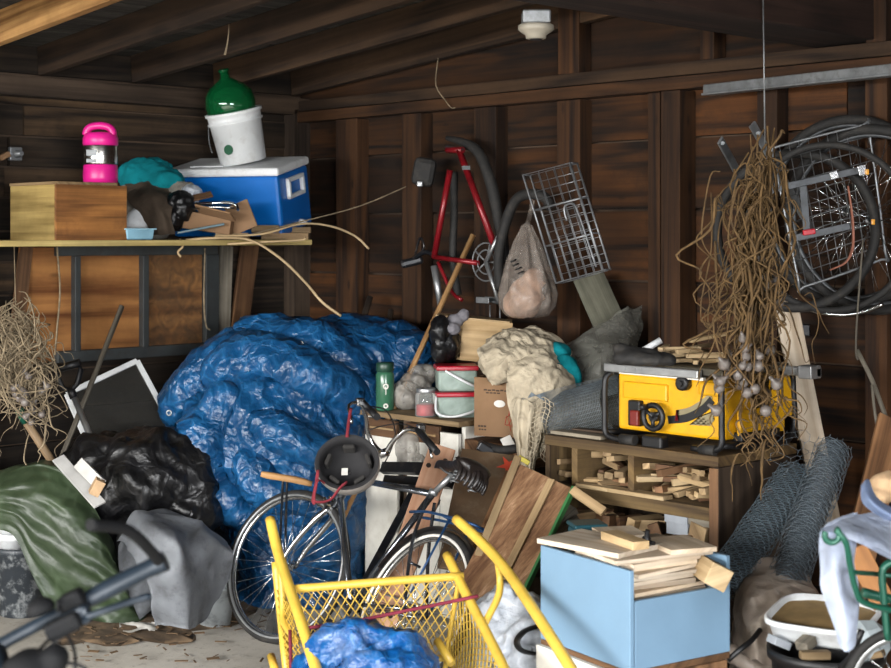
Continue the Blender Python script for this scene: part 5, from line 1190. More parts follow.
def q5(u, v, dy=0): return (A.lerp(Bq, u)).lerp(Dq.lerp(Cq, u), v) + FW * dy
bm = NB(); tube(bm, cr([q5(0, .02), q5(.06, 0), q5(.94, 0), q5(1, .04), q5(1, .95), q5(.95, 1), q5(.05, 1), q5(0, .95), q5(0, .02)], 3), .005, 6); T.part('rim', bm, M['wire'])
bm = NB()
for k in range(1, 10): tube(bm, [q5(k / 10, 0), q5(k / 10, 0, .04), q5(k / 10, 1, .04), q5(k / 10, 1)], .0022, 4)
for k in range(1, 11): tube(bm, [q5(0, k / 11, .0), q5(0, k / 11, .042), q5(1, k / 11, .042), q5(1, k / 11)], .0022, 4)
T.part('wire_grid', bm, M['wire']); T.done()
T = Thing('luggage_rack', 'flat grey metal luggage rack with reflectors, hung among the wheels', 'rack')
bm = NB(); plank(bm, P(770, 190, 5.92), P(860, 170, 5.92), .028, .006, n=-FW); T.part('bar', bm, M['dullmetal'])
bm = NB(); plank(bm, P(795, 238, 5.92), P(850, 226, 5.92), .028, .006, n=-FW); T.part('bar', bm, M['dullmetal'])
bm = NB(); plank(bm, P(803, 186, 5.925), P(807, 232, 5.925), .03, .005, n=-FW); T.part('bar', bm, M['dullmetal'])
bm = NB(); plank(bm, P(858, 171, 5.92), P(866, 169, 5.92), .04, .012, n=-FW); plank(bm, P(830, 176, 5.92), P(838, 174, 5.92), .03, .012, n=-FW); T.part('end_plate', bm, M['chrome'])
bm = NB(); box(bm, P(867, 172, 5.91), (.014, .012, .022), frame(0), .003); T.part('amber_reflector', bm, M['amber'])
bm = NB(); box(bm, P(873, 222, 5.91), (.014, .012, .022), frame(0), .003); T.part('amber_reflector', bm, M['amber'])
bm = NB(); box(bm, P(809, 232, 5.9), (.05, .014, .022), frame(0) @ rotm('Y', -8), .004); T.part('red_reflector', bm, M['redrefl']); T.done()
bm = NB(); tube(bm, [P(848, 186, 5.9), P(852, 215, 5.9), P(853, 245, 5.9), P(846, 262, 5.9), P(830, 270, 5.9)], [.008, .012, .012, .008], 8, 4, flat=.4); one('pink_ribbon', bm, plain('pinkish_tape', '#9c6450', .6), 'dull pinkish strip curling down over the hanging basket', 'strip')
# galvanised channel across the wall
bm = NB(); a, b = P(706, 90, 6.6), P(900, 69, 5.75); Rk = basis(b - a, UP)
box(bm, (a + b) / 2, ((b - a).length, .045, .04), Rk, .004); box(bm, (a + b) / 2 - Rk.col[1] * .02 - Rk.col[2] * .0, ((b - a).length, .01, .06), Rk, .002); one('metal_channel', bm, M['zinc'], 'long galvanised metal channel fixed across the back wall at upper right', 'metal channel')
for pts, rr_, lb in (([(863, 240, 5.9), (857, 320, 5.9), (856, 352, 5.9), (858, 360, 5.9)], .004, 'dark cord hanging straight down below the wheels'), ([(857, 350, 5.95), (872, 380, 5.9), (884, 412, 5.85), (892, 430, 5.85)], .01, 'grey stick slanting down at the right frame edge'), ([(872, 385, 5.85), (876, 420, 5.8), (884, 450, 5.75)], .006, 'thin dry twig hanging at the right frame edge')):
    bm = NB(); tube(bm, [P(*p) for p in pts], rr_, 6, 4); one('hanging_stick', bm, M['greywood'], lb, 'stick')
bm = NB(); plank(bm, P(893, 420, 5.8), ground(P(893, 420, 5.8), P(868, 520, 5.55)), .12, .02, n=-FW); one('edge_board', bm, M['brownwood'], 'brown board leaning at the right frame edge behind the pale sheet', 'board')
# ------------------------------------------------------------------ chicken wire
def hexroll(name, label, a, b, r0, cell, layers, m, flat=1.0, seed=1):
    ax = b - a; L = ax.length; R = basis(ax, UP); bm = NB(); rr = random.Random(seed)
    for ly in range(layers):
        rad = r0 * (1 - ly * .16); n = max(8, int(2 * math.pi * rad / cell / 2) * 2); nz = int(L / (cell * .87)); 
        def pt(i, j):
            t = 2 * math.pi * i / n + ly * .5; k = 1 + .025 * math.sin(j * .6 + i * .7 + ly)
            return a + ax * (j / nz) + (R.col[1] * math.cos(t) * flat + R.col[2] * math.sin(t)) * rad * k
        for j in range(nz):
            for i in range(n):
                if (i + j) % 2: continue
                p = pt(i, j); up = p.lerp(pt(i, j + 1), .62)
                tube(bm, [p, up], .0016, 3, caps=False)
                tube(bm, [up, pt(i + 1, j + 1).lerp(pt(i + 1, j + 2), 0)], .0011, 3, caps=False); tube(bm, [up, pt(i - 1, j + 1)], .0011, 3, caps=False)
    T = Thing(name, label, 'chicken wire'); T.part('wire_mesh', bm, m)
    bm = NB(); lathe(bm, [(r0 * .8, L * .01), (r0 * .8, L * .99)], a, Matrix((R.col[1], R.col[2], R.col[0])).transposed(), 24, sx=flat, cap=False); T.part('inner_layers', bm, film('inner_wire_layers', '#414b52', .6 if layers > 3 else .3, .6, .4, 60)); T.done()
hexroll('chicken_wire_roll', 'tight upright roll of blue-grey chicken wire leaning right of the saw', P(834, 448, 5.55), P(785, 588, 5.1), .07, .024, 5, M['thinwire'])
hexroll('chicken_wire_roll', 'loose finer wire roll leaning left of the tight chicken wire roll', P(800, 470, 5.55), P(720, 590, 5.15), .085, .02, 2, plain('dull_wire', '#5d6b73', .5, .4, .3, 20), .55, 3)
bm = NB()
rr = random.Random(8); g = {}
def gp(i, j): return P(773 + i * 7.5 + rr.uniform(-1.5, 1.5) * 0 + 3 * math.sin(i * 1.7 + j), 428 + j * 7 + 3 * math.sin(j * 1.3 + i), 5.55 + .05 * math.sin(i * .8 + j * .5))
for j in range(12):
    for i in range(6):
        if (i + j) % 2: continue
        p = gp(i, j); u = p.lerp(gp(i, j + 1), .6); tube(bm, [p, u], .0011, 3, caps=False); tube(bm, [u, gp(i + 1, j + 1)], .0009, 3, caps=False); tube(bm, [u, gp(i - 1, j + 1)], .0009, 3, caps=False)
one('wire_netting', bm, M['thinwire'], 'loose flap of chicken wire standing up beside the wood store side', 'chicken wire')

# thin boards and dust beside the saw
for a, b, w_, m_, lb in (((556, 437, .0), (612, 441, .0), .07, 'greywood', 'thin grey board lying on the wood store top left of the saw'), ((575, 432, .1), (616, 434, .12), .05, 'darkwood', 'dark narrow board on the wood store top behind the grey one')):
    pA, pB = ony(a[0], a[1], FR.y + .06 + a[2]), ony(b[0], b[1], FR.y + .06 + b[2]); pA.z = pB.z = ZB + .009
    pB.x = min(pB.x, xl - .06)
    bm = NB(); plank(bm, pA, pB, w_, .014); one('thin_board', bm, M[m_], lb, 'board')
# ------------------------------------------------------------------ blue crate with cut slabs
ZC = .50
cn = onz(630, 672, ZC)                         # near bottom corner
ey = (RT * .838 + FW * .545).normalized(); ex = (RT * -.545 + FW * .838).normalized()
LX, LY, HZ, tk = .445, .405, .30, .016
def Q(x, y, z): return cn + ex * x + ey * y + UP * z
RQ = Matrix((ex, ey, ex.cross(ey))).transposed()
T = Thing('blue_crate', 'open crate painted light blue, filled with cut plywood slabs', 'crate')
bm = NB(); box(bm, Q(LX / 2, tk / 2, HZ / 2), (LX, tk, HZ), RQ, .002); T.part('left_panel', bm, M['crate'])
bm = NB(); box(bm, Q(tk / 2, LY / 2 + .003, HZ * .345), (tk, LY - 2 * tk - .002 + .0, HZ * .69), RQ, .002); T.part('front_panel', bm, M['crate'])
bm = NB(); box(bm, Q(LX / 2, LY - tk / 2, HZ / 2), (LX, tk, HZ), RQ, .002); T.part('right_panel', bm, M['crate'])
bm = NB(); box(bm, Q(LX - tk / 2, LY / 2, HZ * .45), (tk, LY - 2 * tk - .002, HZ * .9), RQ, .002); T.part('back_panel', bm, M['crate'])
bm = NB(); box(bm, Q(LX / 2, LY / 2, tk / 2 + .001), (LX - 2 * tk - .002, LY - 2 * tk - .002, tk), RQ, .002); T.part('bottom', bm, M['crate'])
T.done()
T = Thing('white_stand', 'low brown cabinet with a white side panel carrying the blue crate', 'cabinet')
bm = NB(); box(bm, Q(LX / 2, LY / 2, -.0115), (LX + .0, LY - .0, .021), RQ, .003); T.part('top', bm, M['brownwood'])
bm = NB(); box(bm, Q(LX / 2, LY / 2 + .01, -.262), (LX - .01, LY - .03, ZC - .028), RQ, .004); T.part('body', bm, M['brownwood'])
bm = NB(); box(bm, Q(LX / 2 - .02, -.012, -.255), (LX + .03, .02, .48), RQ, .003); T.part('side_panel', bm, M['whitewood']); T.done()
r = random.Random(41); z = .02; k = 0
while z < HZ + .0:
    t = r.choice([.012, .012, .016]); low = z < HZ * .7
    s = (r.uniform(.27, .30), r.uniform(.29, .31)) if low else (r.uniform(.24, .28), r.uniform(.27, .31))
    c = Q(LX * .45 + r.uniform(-.012, .012), LY * .5 + r.uniform(-.012, .012), z + t / 2)
    bm = NB(); box(bm, c, (s[0], s[1], t), RQ @ rotm('Z', r.uniform(-4, 4) if low else r.uniform(-9, 9)), .001); one('plywood_slab', bm, M['slab'], 'cut plywood slab in the tall stack standing in the blue crate', 'wood slab', 'plywood slabs in the blue crate')
    z += t + .0015; k += 1
z = max(z, HZ + .001); ztop = z
bm = NB(); box(bm, Q(.2, .2, ztop + .007), (.30, .36, .013), RQ @ rotm('Z', 6), .001); one('plywood_slab', bm, M['slab'], 'white-edged slab lying flat on the crate stack under the top pieces', 'wood slab')
ztop += .0145
bm = NB(); box(bm, Q(.27, .10, ztop + .009), (.33, .22, .016), RQ @ rotm('Z', -12), .001); one('plywood_slab', bm, M['slab'], 'large slab topmost in the blue crate, overhanging its left panel', 'wood slab')
bm = NB(); box(bm, Q(.12, .30, ztop + .008), (.2, .16, .015), RQ @ rotm('Z', 14), .001); one('plywood_slab', bm, M['slab'], 'slab on top of the crate stack, nearest its open right side', 'wood slab')
bm = NB(); box(bm, Q(.18, .13, ztop + .031), (.19, .06, .026), RQ @ rotm('Z', 8), .002); one('pine_block', bm, M['pine'], 'pine stick lying across the top slabs of the crate stack', 'block')
bm = NB(); box(bm, Q(.36, .26, ztop + .008), (.16, .14, .015), RQ @ rotm('Z', 20), .001); one('plywood_slab', bm, M['slab'], 'rearmost slab on top of the crate stack', 'wood slab')
bm = NB(); box(bm, Q(.05, .36, HZ * .69 + .042), (.2, .075, .07), RQ @ rotm('Z', 24) @ rotm('X', 28), .003); one('pine_block', bm, M['pine'], 'chunky square-cut pine beam end resting on the crate front edge', 'block')
T = Thing('black_knob', 'small black bolt lying on the top slabs of the crate', 'bolt')
o = Q(.15, .19, ztop + .018)
bm = NB(); lathe(bm, [(.012, 0), (.014, .02), (.008, .024), (.008, .045)], o, rotm('Y', 10), 12); T.part('head', bm, M['blk']); bm = NB(); tube(bm, [o + V((0, 0, .008)), o - ex * .04 + V((0, 0, .008))], .007, 8); T.part('shank', bm, M['blk']); T.done()
# ------------------------------------------------------------------ the city bicycle, leaning on the junk
HF, HR = P(290, 570, 6.73), P(415, 617, 5.90)                  # the two hubs
fx = (HF - HR); fx.z = 0; WB = fx.length; fx.normalize(); lat = UP.cross(fx)                 # lat points to the rider's left
if lat.dot(FW) < 0: lean_s = -1
else: lean_s = 1
lean_a = math.radians(28); up_ = (UP * math.cos(lean_a) + lat * lean_s * math.sin(lean_a)); lt = up_.cross(fx)
RBk = Matrix((fx, lt, up_)).transposed()
Br = HR - up_ * .345; Br.z = .003
def Y(x, y, z): return Br + RBk @ V((x, y, z)) + UP * .003
T = Thing('city_bicycle', 'dark city bicycle leaning behind the yellow cart, helmet on its bars', 'bicycle')
rw = .345; ZA = rw
st = math.radians(20)                                                               # front wheel steer
def HX(z): return WB - .05 - (z - ZA) * .3
hb, ht = V((HX(.66), 0, .66)), V((HX(.83), 0, .83)); bb = V((.44, 0, .285)); sc_ = V((.205, 0, .82))
bm = NB(); tube(bm, [Y(*sc_), Y(*bb)], .0145, 12); tube(bm, [Y(*hb.lerp(ht, .25)), Y(*bb)], .0155, 12); tube(bm, [Y(*hb.lerp(ht, .82)), Y(*sc_)], .014, 12); tube(bm, [Y(*hb), Y(*ht)], .018, 14); tube(bm, [Y(.44, -.035, .285), Y(.44, .035, .285)], .021, 14)
for s in (-1, 1): tube(bm, [Y(0, .06 * s, ZA), Y(.14, .045 * s, .6), Y(.195, .02 * s, .79)], .0075, 8, 4); tube(bm, [Y(0, .06 * s, ZA), Y(.44, .02 * s, .285)], .009, 8)
tube(bm, [Y(.13, .03, ZA + .16 + .02), Y(.13, -.03, ZA + .18)], .006, 6); fr = T.part('frame', bm, M['framesteel'])
axis_d = (RBk @ (ht - hb)).normalized(); piv = Y(*hb)
RS = Matrix.Rotation(st, 3, axis_d)
def YS(x, y, z): return piv + RS @ (Y(x, y, z) - piv)
bm = NB()
for s in (-1, 1): tube(bm, [YS(WB, .052 * s, ZA), YS(WB - .035, .052 * s, .45), YS(HX(.56) + .012, .048 * s, .58), YS(HX(.64), .03 * s, .645)], [.008, .011, .014, .014], 10, 4)
tube(bm, [YS(HX(.645), -.035, .645), YS(HX(.645), .035, .645)], .016, 8); T.part('fork', bm, M['chrome'])
wheel(T, YS(WB, 0, ZA), RS @ Matrix((RBk.col[0], RBk.col[2], -RBk.col[1])).transposed(), rw, .019, 36, .045, rim_m='chrome', wall='alu')
wheel(T, Y(0, 0, ZA), Matrix((RBk.col[0], RBk.col[2], -RBk.col[1])).transposed(), rw, .019, 36, .055, rim_m='chrome', wall='sticker')
bm = NB(); cc = Y(WB, 0, ZA)
for s in (-1, 1): tube(bm, [YS(HX(.66) + .05, .0 + .03 * s, .68), YS(HX(.66) + .03, .03 * s, .66), YS(HX(.66) + .01, .035 * s, .61)], .008, 8, 3)
tube(bm, [YS(HX(.7) + .03, -.03, .69), YS(HX(.7) + .035, .03, .69)], .007, 8); T.part('front_brake', bm, M['chrome'])
def mudguard(c, R, rad, a0, a1, w_, m, nm):
    bm = NB(); n = 36; pr = [(-1, -.35), (-.6, -.08), (0, 0), (.6, -.08), (1, -.35)]; rows = []
    for i in range(n + 1):
        t = math.radians(a0 + (a1 - a0) * i / n); d = R @ V((math.cos(t), math.sin(t), 0)); rows.append([bm.verts.new(c + d * (rad + q * w_ * .5) + R.col[2] * p * w_) for p, q in pr])
    for i in range(n):
        for j in range(4): f = bm.faces.new((rows[i][j], rows[i+1][j], rows[i+1][j+1], rows[i][j+1])); f.smooth = True
    T.part(nm, bm, m)
mudguard(Y(0, 0, ZA), Matrix((RBk.col[0], RBk.col[2], -RBk.col[1])).transposed(), rw + .014, 20, 172, .024, M['blkmetal'], 'rear_mudguard')
# rear rack stays and carrier, seat post, saddle
bm = NB()
for s in (-1, 1): tube(bm, [Y(.26, .03 * s, .72), Y(.1, .055 * s, .735), Y(-.17, .055 * s, .735), Y(-.2, .0, .735)], .006, 6, 3); tube(bm, [Y(-.05, .055 * s, .735), Y(0, .065 * s, ZA)], .005, 6)
tube(bm, [Y(.0, -.055, .735), Y(.0, .055, .735)], .005, 6); T.part('rear_carrier', bm, M['bluemetal'])
bm = NB(); tube(bm, [Y(*sc_), Y(.125, 0, .92)], .0125, 12); lathe(bm, [(.02, -.01), (.02, .014)], Y(.2035, 0, .825), RBk, 14); T.part('seat_post', bm, M['alu'])
SX, SZ = .10, .075
bm = NB(); sad = []
for x, w_, z0 in ((.165, .004, .0), (.15, .012, .004), (.1, .018, .008), (.03, .03, .008), (-.03, .062, .012), (-.08, .082, .02), (-.115, .078, .018), (-.135, .05, .006)):
    sad.append([Y(SX + x, w_ * math.cos(t) * .99, SZ + .872 + z0 + (.026 if math.sin(t) > 0 else .038) * math.sin(t) * (.5 + w_ / .16)) for t in [2 * math.pi * k / 20 for k in range(20)]])
vr = [[bm.verts.new(p) for p in s_] for s_ in sad]
for i in range(len(vr) - 1):
    for k in range(20): f = bm.faces.new((vr[i][k], vr[i+1][k], vr[i+1][(k+1) % 20], vr[i][(k+1) % 20])); f.smooth = True
bm.faces.new(vr[0]); bm.faces.new(vr[-1]); sd_ = T.part('saddle', bm, M['leather'])
for s in (-1, 1):
    bm = NB(); pts = [Y(SX - .075 + .016 * math.cos(a), .05 * s + .016 * math.sin(a), SZ + .80 + .055 * a / (2 * math.pi * 4)) for a in [k * .35 for k in range(72)]]; tube(bm, pts, .0035, 5); T.part('spring', bm, M['zinc'], sd_)
bm = NB(); tube(bm, [Y(SX + .145, 0, SZ + .868), Y(SX + .045, .02, SZ + .842), Y(SX - .055, .03, SZ + .838), Y(SX - .085, .05, SZ + .85)], .004, 5, 3); tube(bm, [Y(SX + .145, 0, SZ + .868), Y(SX + .045, -.02, SZ + .842), Y(SX - .055, -.03, SZ + .838), Y(SX - .085, -.05, SZ + .85)], .004, 5, 3); T.part('rail', bm, M['zinc'], sd_)
rr = random.Random(3)
bm = NB()
for k in range(9):
    y = -.07 + k * .0175; tube(bm, [Y(SX - .09 + abs(y) * .4, y, SZ + .9), Y(SX - .135 + abs(y) * .5, y * 1.02, SZ + .875), Y(SX - .15 + abs(y) * .5, y * 1.05, SZ + .84), Y(SX - .14 + abs(y) * .4, y * 1.08, SZ + .80 + .012 * rr.random())], [.011, .012, .009, .006], 8, 4, flat=.6)
T.part('ragged_cover', bm, M['leather'], sd_)
# crankset and chain
bm = NB(); Rc = Matrix((RBk.col[0], RBk.col[2], -RBk.col[1])).transposed(); cb = Y(.44, -.045, .285); ring(bm, cb, Rc, .09, .004, 36, 6); ring(bm, cb, Rc, .08, .003, 36, 6)
for k in range(5): t = 2 * math.pi * k / 5; tube(bm, [cb, cb + Rc @ V((math.cos(t), math.sin(t), 0)) * .085], .006, 6)
T.part('chainring', bm, M['chrome'])
for s, a in ((-1, .6), (1, .6 + math.pi)):
    bm = NB(); e0 = Y(.44, .06 * s, .285); e1 = e0 + Rc @ V((math.cos(a), math.sin(a), 0)) * .17; tube(bm, [e0, e1], [.012, .009], 8); ck = T.part('crank', bm, M['alu'])
    bm = NB(); box(bm, e1 + lt * s * .06, (.09, .08, .022), RBk, .006); T.part('pedal', bm, M['blk'], ck)
bm = NB(); tube(bm, [Y(.44, -.045, .375), Y(0, -.045, ZA + .04)], .004, 5); tube(bm, [Y(.44, -.045, .195), Y(0, -.045, ZA - .04)], .004, 5); T.part('chain', bm, M['zinc'])
bm = NB(); tube(bm, [Y(.3, .06, .3), Y(.22, .16, .02)], .009, 8); T.part('kickstand', bm, M['alu'])
# handlebar: swept chrome bar, levers, cables
S0 = P(384, 453, 6.42)
bm = NB(); tube(bm, [YS(HX(.8), 0, .8), YS(HX(.9), 0, .9), S0], .013, 10, 4); lathe(bm, [(.019, -.02), (.019, .02)], S0, frame(0) @ rotm('Y', 70), 14); T.part('stem', bm, M['chrome'])
bm = NB()
tube(bm, [P(*p) for p in ((362, 404, 6.36), (366, 417, 6.42), (368, 432, 6.46), (374, 445, 6.46), (384, 453, 6.42), (391, 444, 6.4), (398, 436, 6.38), (408, 429, 6.36), (418, 430, 6.32))], .0105, 10, 6)
hbp = T.part('handlebar', bm, M['chrome'])
for g0, g1, l0, l1, l2, cb in (((363, 403, 6.35), (377, 417, 6.15), (360, 402, 6.36), (349, 405, 6.3), (352, 423, 6.22), ((364, 406, 6.36), (385, 410, 6.35), (395, 430, 6.4), (391, 450, 6.45), (380, 470, 6.5), (368, 485, 6.55))),
                               ((418, 430, 6.32), (437, 452, 6.08), (421, 428, 6.32), (428, 440, 6.26), (432, 458, 6.2), ((420, 431, 6.32), (402, 424, 6.4), (375, 428, 6.5), (362, 438, 6.52), (358, 460, 6.55), (362, 485, 6.56)))):
    bm = NB(); tube(bm, [P(*g0), P(*g1)], .015, 12); T.part('grip', bm, M['blk'], hbp)
    bm = NB(); box(bm, P(*l0), (.035, .03, .035), frame(20), .006); tube(bm, [P(*l0), P(*l1), P(*l2)], .0065, 6, 3); T.part('brake_lever', bm, M['chrome'], hbp)
    bm = NB(); tube(bm, [P(*c) for c in cb], .003, 5, 6); T.part('brake_cable', bm, M['blk'], hbp)
T.done()
# helmet hanging from the handlebar, open side towards us
T = Thing('cycle_helmet', 'grey cycle helmet hanging open side out from the city bicycle handlebar', 'helmet')
hc = P(347, 462, 5.98); ax_ = (-FW * .86 + UP * .52 + RT * -.05).normalized(); Rh = basis(ax_, RT); Rh = Matrix((Rh.col[1], Rh.col[2], Rh.col[0])).transposed()
po = [(.132, .0), (.134, -.01), (.132, -.04), (.12, -.085), (.09, -.12), (.05, -.138), (.005, -.142)]
bm = NB(); lathe(bm, list(reversed(po)), hc, Rh, 36, .98, .9, cap=False); sh = T.part('shell', bm, M['helmet'])
pi_ = [(.132, .001), (.114, .002), (.11, -.04), (.1, -.075), (.072, -.1), (.03, -.112), (.004, -.113)]
bm = NB(); lathe(bm, pi_, hc, Rh, 36, .98, .9, cap=False); T.part('liner', bm, M['foam'])
bm = NB()
for k in range(5): t = k * 2 * math.pi / 5 + .3; box(bm, hc + Rh @ V((math.cos(t) * .085, math.sin(t) * .078, -.05)), (.05, .018, .06), Rh @ rotm('Z', math.degrees(t) + 90), .008)
T.part('padding', bm, plain('helmet_pad', '#2b2927', .95))
bm = NB(); box(bm, hc + Rh @ V((-.02, -.0, -.1)), (.026, .03, .003), Rh, .001); T.part('size_sticker', bm, M['sticker'])
for pts in ([(330, 488, 5.98), (318, 480, 5.9), (314, 497, 5.88), (317, 502, 5.88), (330, 500, 5.9), (340, 488, 5.9), (347, 482, 5.92)], [(318, 470, 5.93), (316, 485, 5.9), (313, 500, 5.88), (315, 504, 5.88)], [(347, 437, 6.02), (349, 420, 6.1), (351, 408, 6.15)]):
    bm = NB(); tube(bm, [P(*p) for p in pts], .0075, 6, 4, flat=.35); T.part('strap', bm, M['strap'])
T.done()
T = Thing('wooden_handle', 'tan turned wooden handle lying against the blue tarp above the front wheel', 'handle')
bm = NB(); tube(bm, [P(261, 474, 6.55), P(272, 476, 6.55), P(296, 480, 6.55), P(312, 484, 6.55)], [.012, .0165, .015, .016, .012], 12, 3); T.part('grip', bm, M['dowel'])
bm = NB(); tube(bm, [P(283, 478, 6.55), P(281, 520, 6.75), P(278, 600, 6.9)], .006, 6); tube(bm, [P(287, 478, 6.55), P(286, 520, 6.75), P(284, 600, 6.9)], .006, 6); T.part('shaft', bm, M['blkmetal']); T.done()
# ------------------------------------------------------------------ yellow mesh cart
T = Thing('yellow_cart', 'yellow tubular cart with expanded-mesh sides and long handles', 'cart')
def tb(pts, r_=.0165, n=6): bm = NB(); tube(bm, [P(*p) for p in pts], r_, 12, n); return bm
def tip(a): pass
h1 = T.part('handle_rail', tb([(270, 519, 5.2), (279, 556, 5.08), (297, 610, 4.8), (317, 672, 4.55), (345, 760, 4.2), (352, 800, 4.1)], .018), M['yellow'])
h2 = T.part('handle_rail', tb([(456, 519, 5.2), (480, 541, 5.08), (503, 566, 4.92), (535, 612, 4.62), (573, 672, 4.38), (618, 745, 4.2), (628, 800, 4.1)], .018), M['yellow'])
T.part('brace', tb([(498, 562, 4.95), (500, 580, 4.95), (498, 597, 4.92), (484, 625, 4.85)], .012), M['yellow'])
T.part('brace', tb([(280, 560, 5.08), (283, 600, 5.05), (284, 622, 5.0), (296, 640, 4.85)], .012), M['yellow'])
T.part('side_rail', tb([(447, 555, 5.16), (464, 590, 5.0), (486, 632, 4.8), (506, 672, 4.6), (540, 740, 4.25)], .0165), M['yellow'])
T.part('side_rail', tb([(276, 562, 5.2), (281, 610, 5.15), (285, 650, 5.05), (290, 690, 5.0), (300, 760, 4.9)], .0165), M['yellow'])
T.part('cross_bar', tb([(294, 589, 4.92), (380, 582, 4.98), (463, 576, 5.06)], .014), M['yellow'])
T.part('lower_bar', tb([(290, 668, 4.95), (380, 664, 5.0), (452, 657, 5.1)], .012), M['yellow'])
T.part('corner_post', tb([(459, 582, 5.06), (452, 620, 5.09), (446, 662, 5.1), (442, 700, 5.1)], .009), M['yellow'])
T.part('stub', tb([(437, 640, 5.02), (452, 664, 4.96)], .014), M['yellow'])
T.part('stub', tb([(271, 656, 5.1), (277, 676, 5.0)], .014), M['yellow'])
def diamond(A, Bq, Cq, Dq, nu, nv, r_):
    """Expanded mesh over a quad."""
    bm = NB()
    def q(u, v): return P(*[ (A[i] * (1 - u) + Bq[i] * u) * (1 - v) + (Dq[i] * (1 - u) + Cq[i] * u) * v for i in range(3)])
    for k in range(-nv, nu):
        for s in (0, 1):
            pts = []
            for j in range(nv + 1):
                u = (k + j) / nu if s == 0 else (k + nv - j) / nu
                if -1e-6 <= u <= 1 + 1e-6: pts.append(q(u, j / nv))
            if len(pts) > 1: tube(bm, pts, r_, 4, caps=False, flat=.6)
    return bm
T.part('mesh_panel', diamond((296, 590, 4.92), (460, 578, 5.06), (446, 660, 5.1), (312, 668, 4.96), 17, 6, .0032), M['yellow'])
T.part('mesh_panel', diamond((462, 590, 5.05), (507, 680, 4.6), (470, 700, 4.75), (446, 662, 5.1), 12, 7, .003), M['yellow'])
T.part('mesh_panel', diamond((277, 590, 5.15), (290, 605, 4.9), (310, 690, 4.7), (284, 690, 5.05), 4, 12, .003), M['yellow'])
for px in (330, 560):
    c = P(px, 760, 4.45); c.z = .13; bm = NB(); ring(bm, c, frame(10) @ rotm('Y', 90), .1, .03, 28, 10); lathe(bm, [(.02, -.04), (.02, .04)], c, frame(10) @ rotm('Y', 90), 14); T.part('castor', bm, M['rub'])
T.part('axle', (lambda a, b: tube(NB(), [a, b], .012, 8))(V((P(330, 760, 4.45).x, P(330, 760, 4.45).y, .13)), V((P(560, 760, 4.45).x, P(560, 760, 4.45).y, .13))), M['yellow'])
for px, d in ((348, 4.15), (622, 4.15)):
    a = P(px, 790, d); bm = NB(); tube(bm, [a, V((a.x, a.y, .02))], .016, 10); T.part('foot', bm, M['yellow'])
T.done()
bm = NB(); tube(bm, [P(308, 628, 4.72), P(350, 622, 4.8), P(400, 612, 4.86), P(440, 604, 4.9), P(478, 596, 4.94)], .006, 8, 4); tube(bm, [P(290, 630, 4.85), P(291, 668, 4.8), P(292, 700, 4.8)], .006, 8); one('bungee_cord', bm, M['maroon'], 'maroon elastic cord stretched across the yellow cart', 'cord')
bm = blob([(P(365, 680, 4.78), (.14, .15, .13), frame(0)), (P(398, 674, 4.8), (.07, .1, .11), frame(0)), (P(330, 694, 4.78), (.08, .1, .12), frame(0)), (P(365, 720, 4.8), (.19, .16, .12), frame(0))] + roll([(318, 668, 4.7), (350, 648, 4.64), (395, 652, 4.64), (415, 672, 4.66)], .05) + roll([(340, 690, 4.62), (370, 664, 4.6), (405, 672, 4.6)], .05), .011, ((.04, 7, 'r'), (.02, 14, 'r'), (.006, 30, 'c')), 33)
one('blue_tarp', bm, M['tarp2'], 'bright blue crumpled tarp bundled inside the yellow cart', 'tarp')
# white plastic bag right of the cart
bm = blob([(P(506, 640, 5.12), (.11, .1, .12), frame(0)), (P(524, 655, 5.08), (.1, .1, .12), frame(0)), (P(499, 612, 5.15), (.045, .06, .07), frame(0) @ rotm('Y', 20)), (P(520, 618, 5.15), (.06, .06, .05), frame(0) @ rotm('Y', 30)), (P(505, 740, 5.15), (.16, .14, .3), frame(0))], .011, ((.035, 7, 'c'), (.022, 12, 'r'), (.005, 30, 'c')), 35, floor=.004)
T = Thing('shopping_bag', 'crumpled white plastic shopping bag with a black strap beside the cart', 'bag')
T.part('bag', bm, M['whitefilm'])
bm = NB(); tube(bm, [P(541, 625, 5.0), P(525, 631, 4.95), (P(517, 641, 4.93)), P(521, 650, 4.93), P(535, 654, 4.95), P(545, 653, 5.0)], .016, 8, 5, flat=.3); T.part('strap', bm, M['blk']); T.done()
bm = NB(); plank(bm, P(543, 640, 5.0), P(544, 690, 4.95), .02, .02, n=-FW); one('grey_batten', bm, M['greywood'], 'short grey batten upright between shopping bag and crate stand', 'batten')
# ------------------------------------------------------------------ right foreground
T = Thing('plastic_sheet', 'dusty brown plastic sheeting heaped right of the blue crate', 'plastic sheet')
cols = [[(738, 588, 5.2), (733, 610, 5.05), (732, 640, 5.0), (735, 672, 4.98)], [(752, 568, 5.2), (746, 598, 4.95), (748, 632, 4.88), (752, 660, 4.85)], [(768, 560, 5.25), (766, 590, 4.97), (768, 630, 4.88), (765, 668, 4.86)],
        [(785, 563, 5.25), (789, 592, 4.98), (786, 625, 4.9), (782, 660, 4.93)], [(803, 574, 5.25), (810, 597, 5.05), (806, 625, 5.0), (800, 655, 5.0)], [(814, 596, 5.25), (820, 612, 5.17), (818, 632, 5.12), (812, 655, 5.1)]]
bm = loft(NB(), [[P(*p) for p in c_] for c_ in cols], 10, 10, .012, 8, 4, ridge=.03, rs=5.5); [setattr(v.co, 'z', max(v.co.z, .004)) for v in bm.verts]; T.part('sheet', bm, M['brown_film'])
bm = blob([(P(772, 655, 5.12), (.13, .15, .16), frame(0)), (P(772, 740, 5.08), (.17, .17, .36), frame(0)), (P(752, 664, 4.9), (.09, .06, .03), frame(0) @ rotm('Y', 30))], .014, ((.03, 5, 'r'), (.02, 11, 'r')), 37, floor=.004); T.part('lower_folds', bm, M['brown_film'])
T.done()
oc = P(826, 652, 4.6)
T = Thing('rubbish_bin', 'black round bin heaped with blocks under the white tub', 'bin')
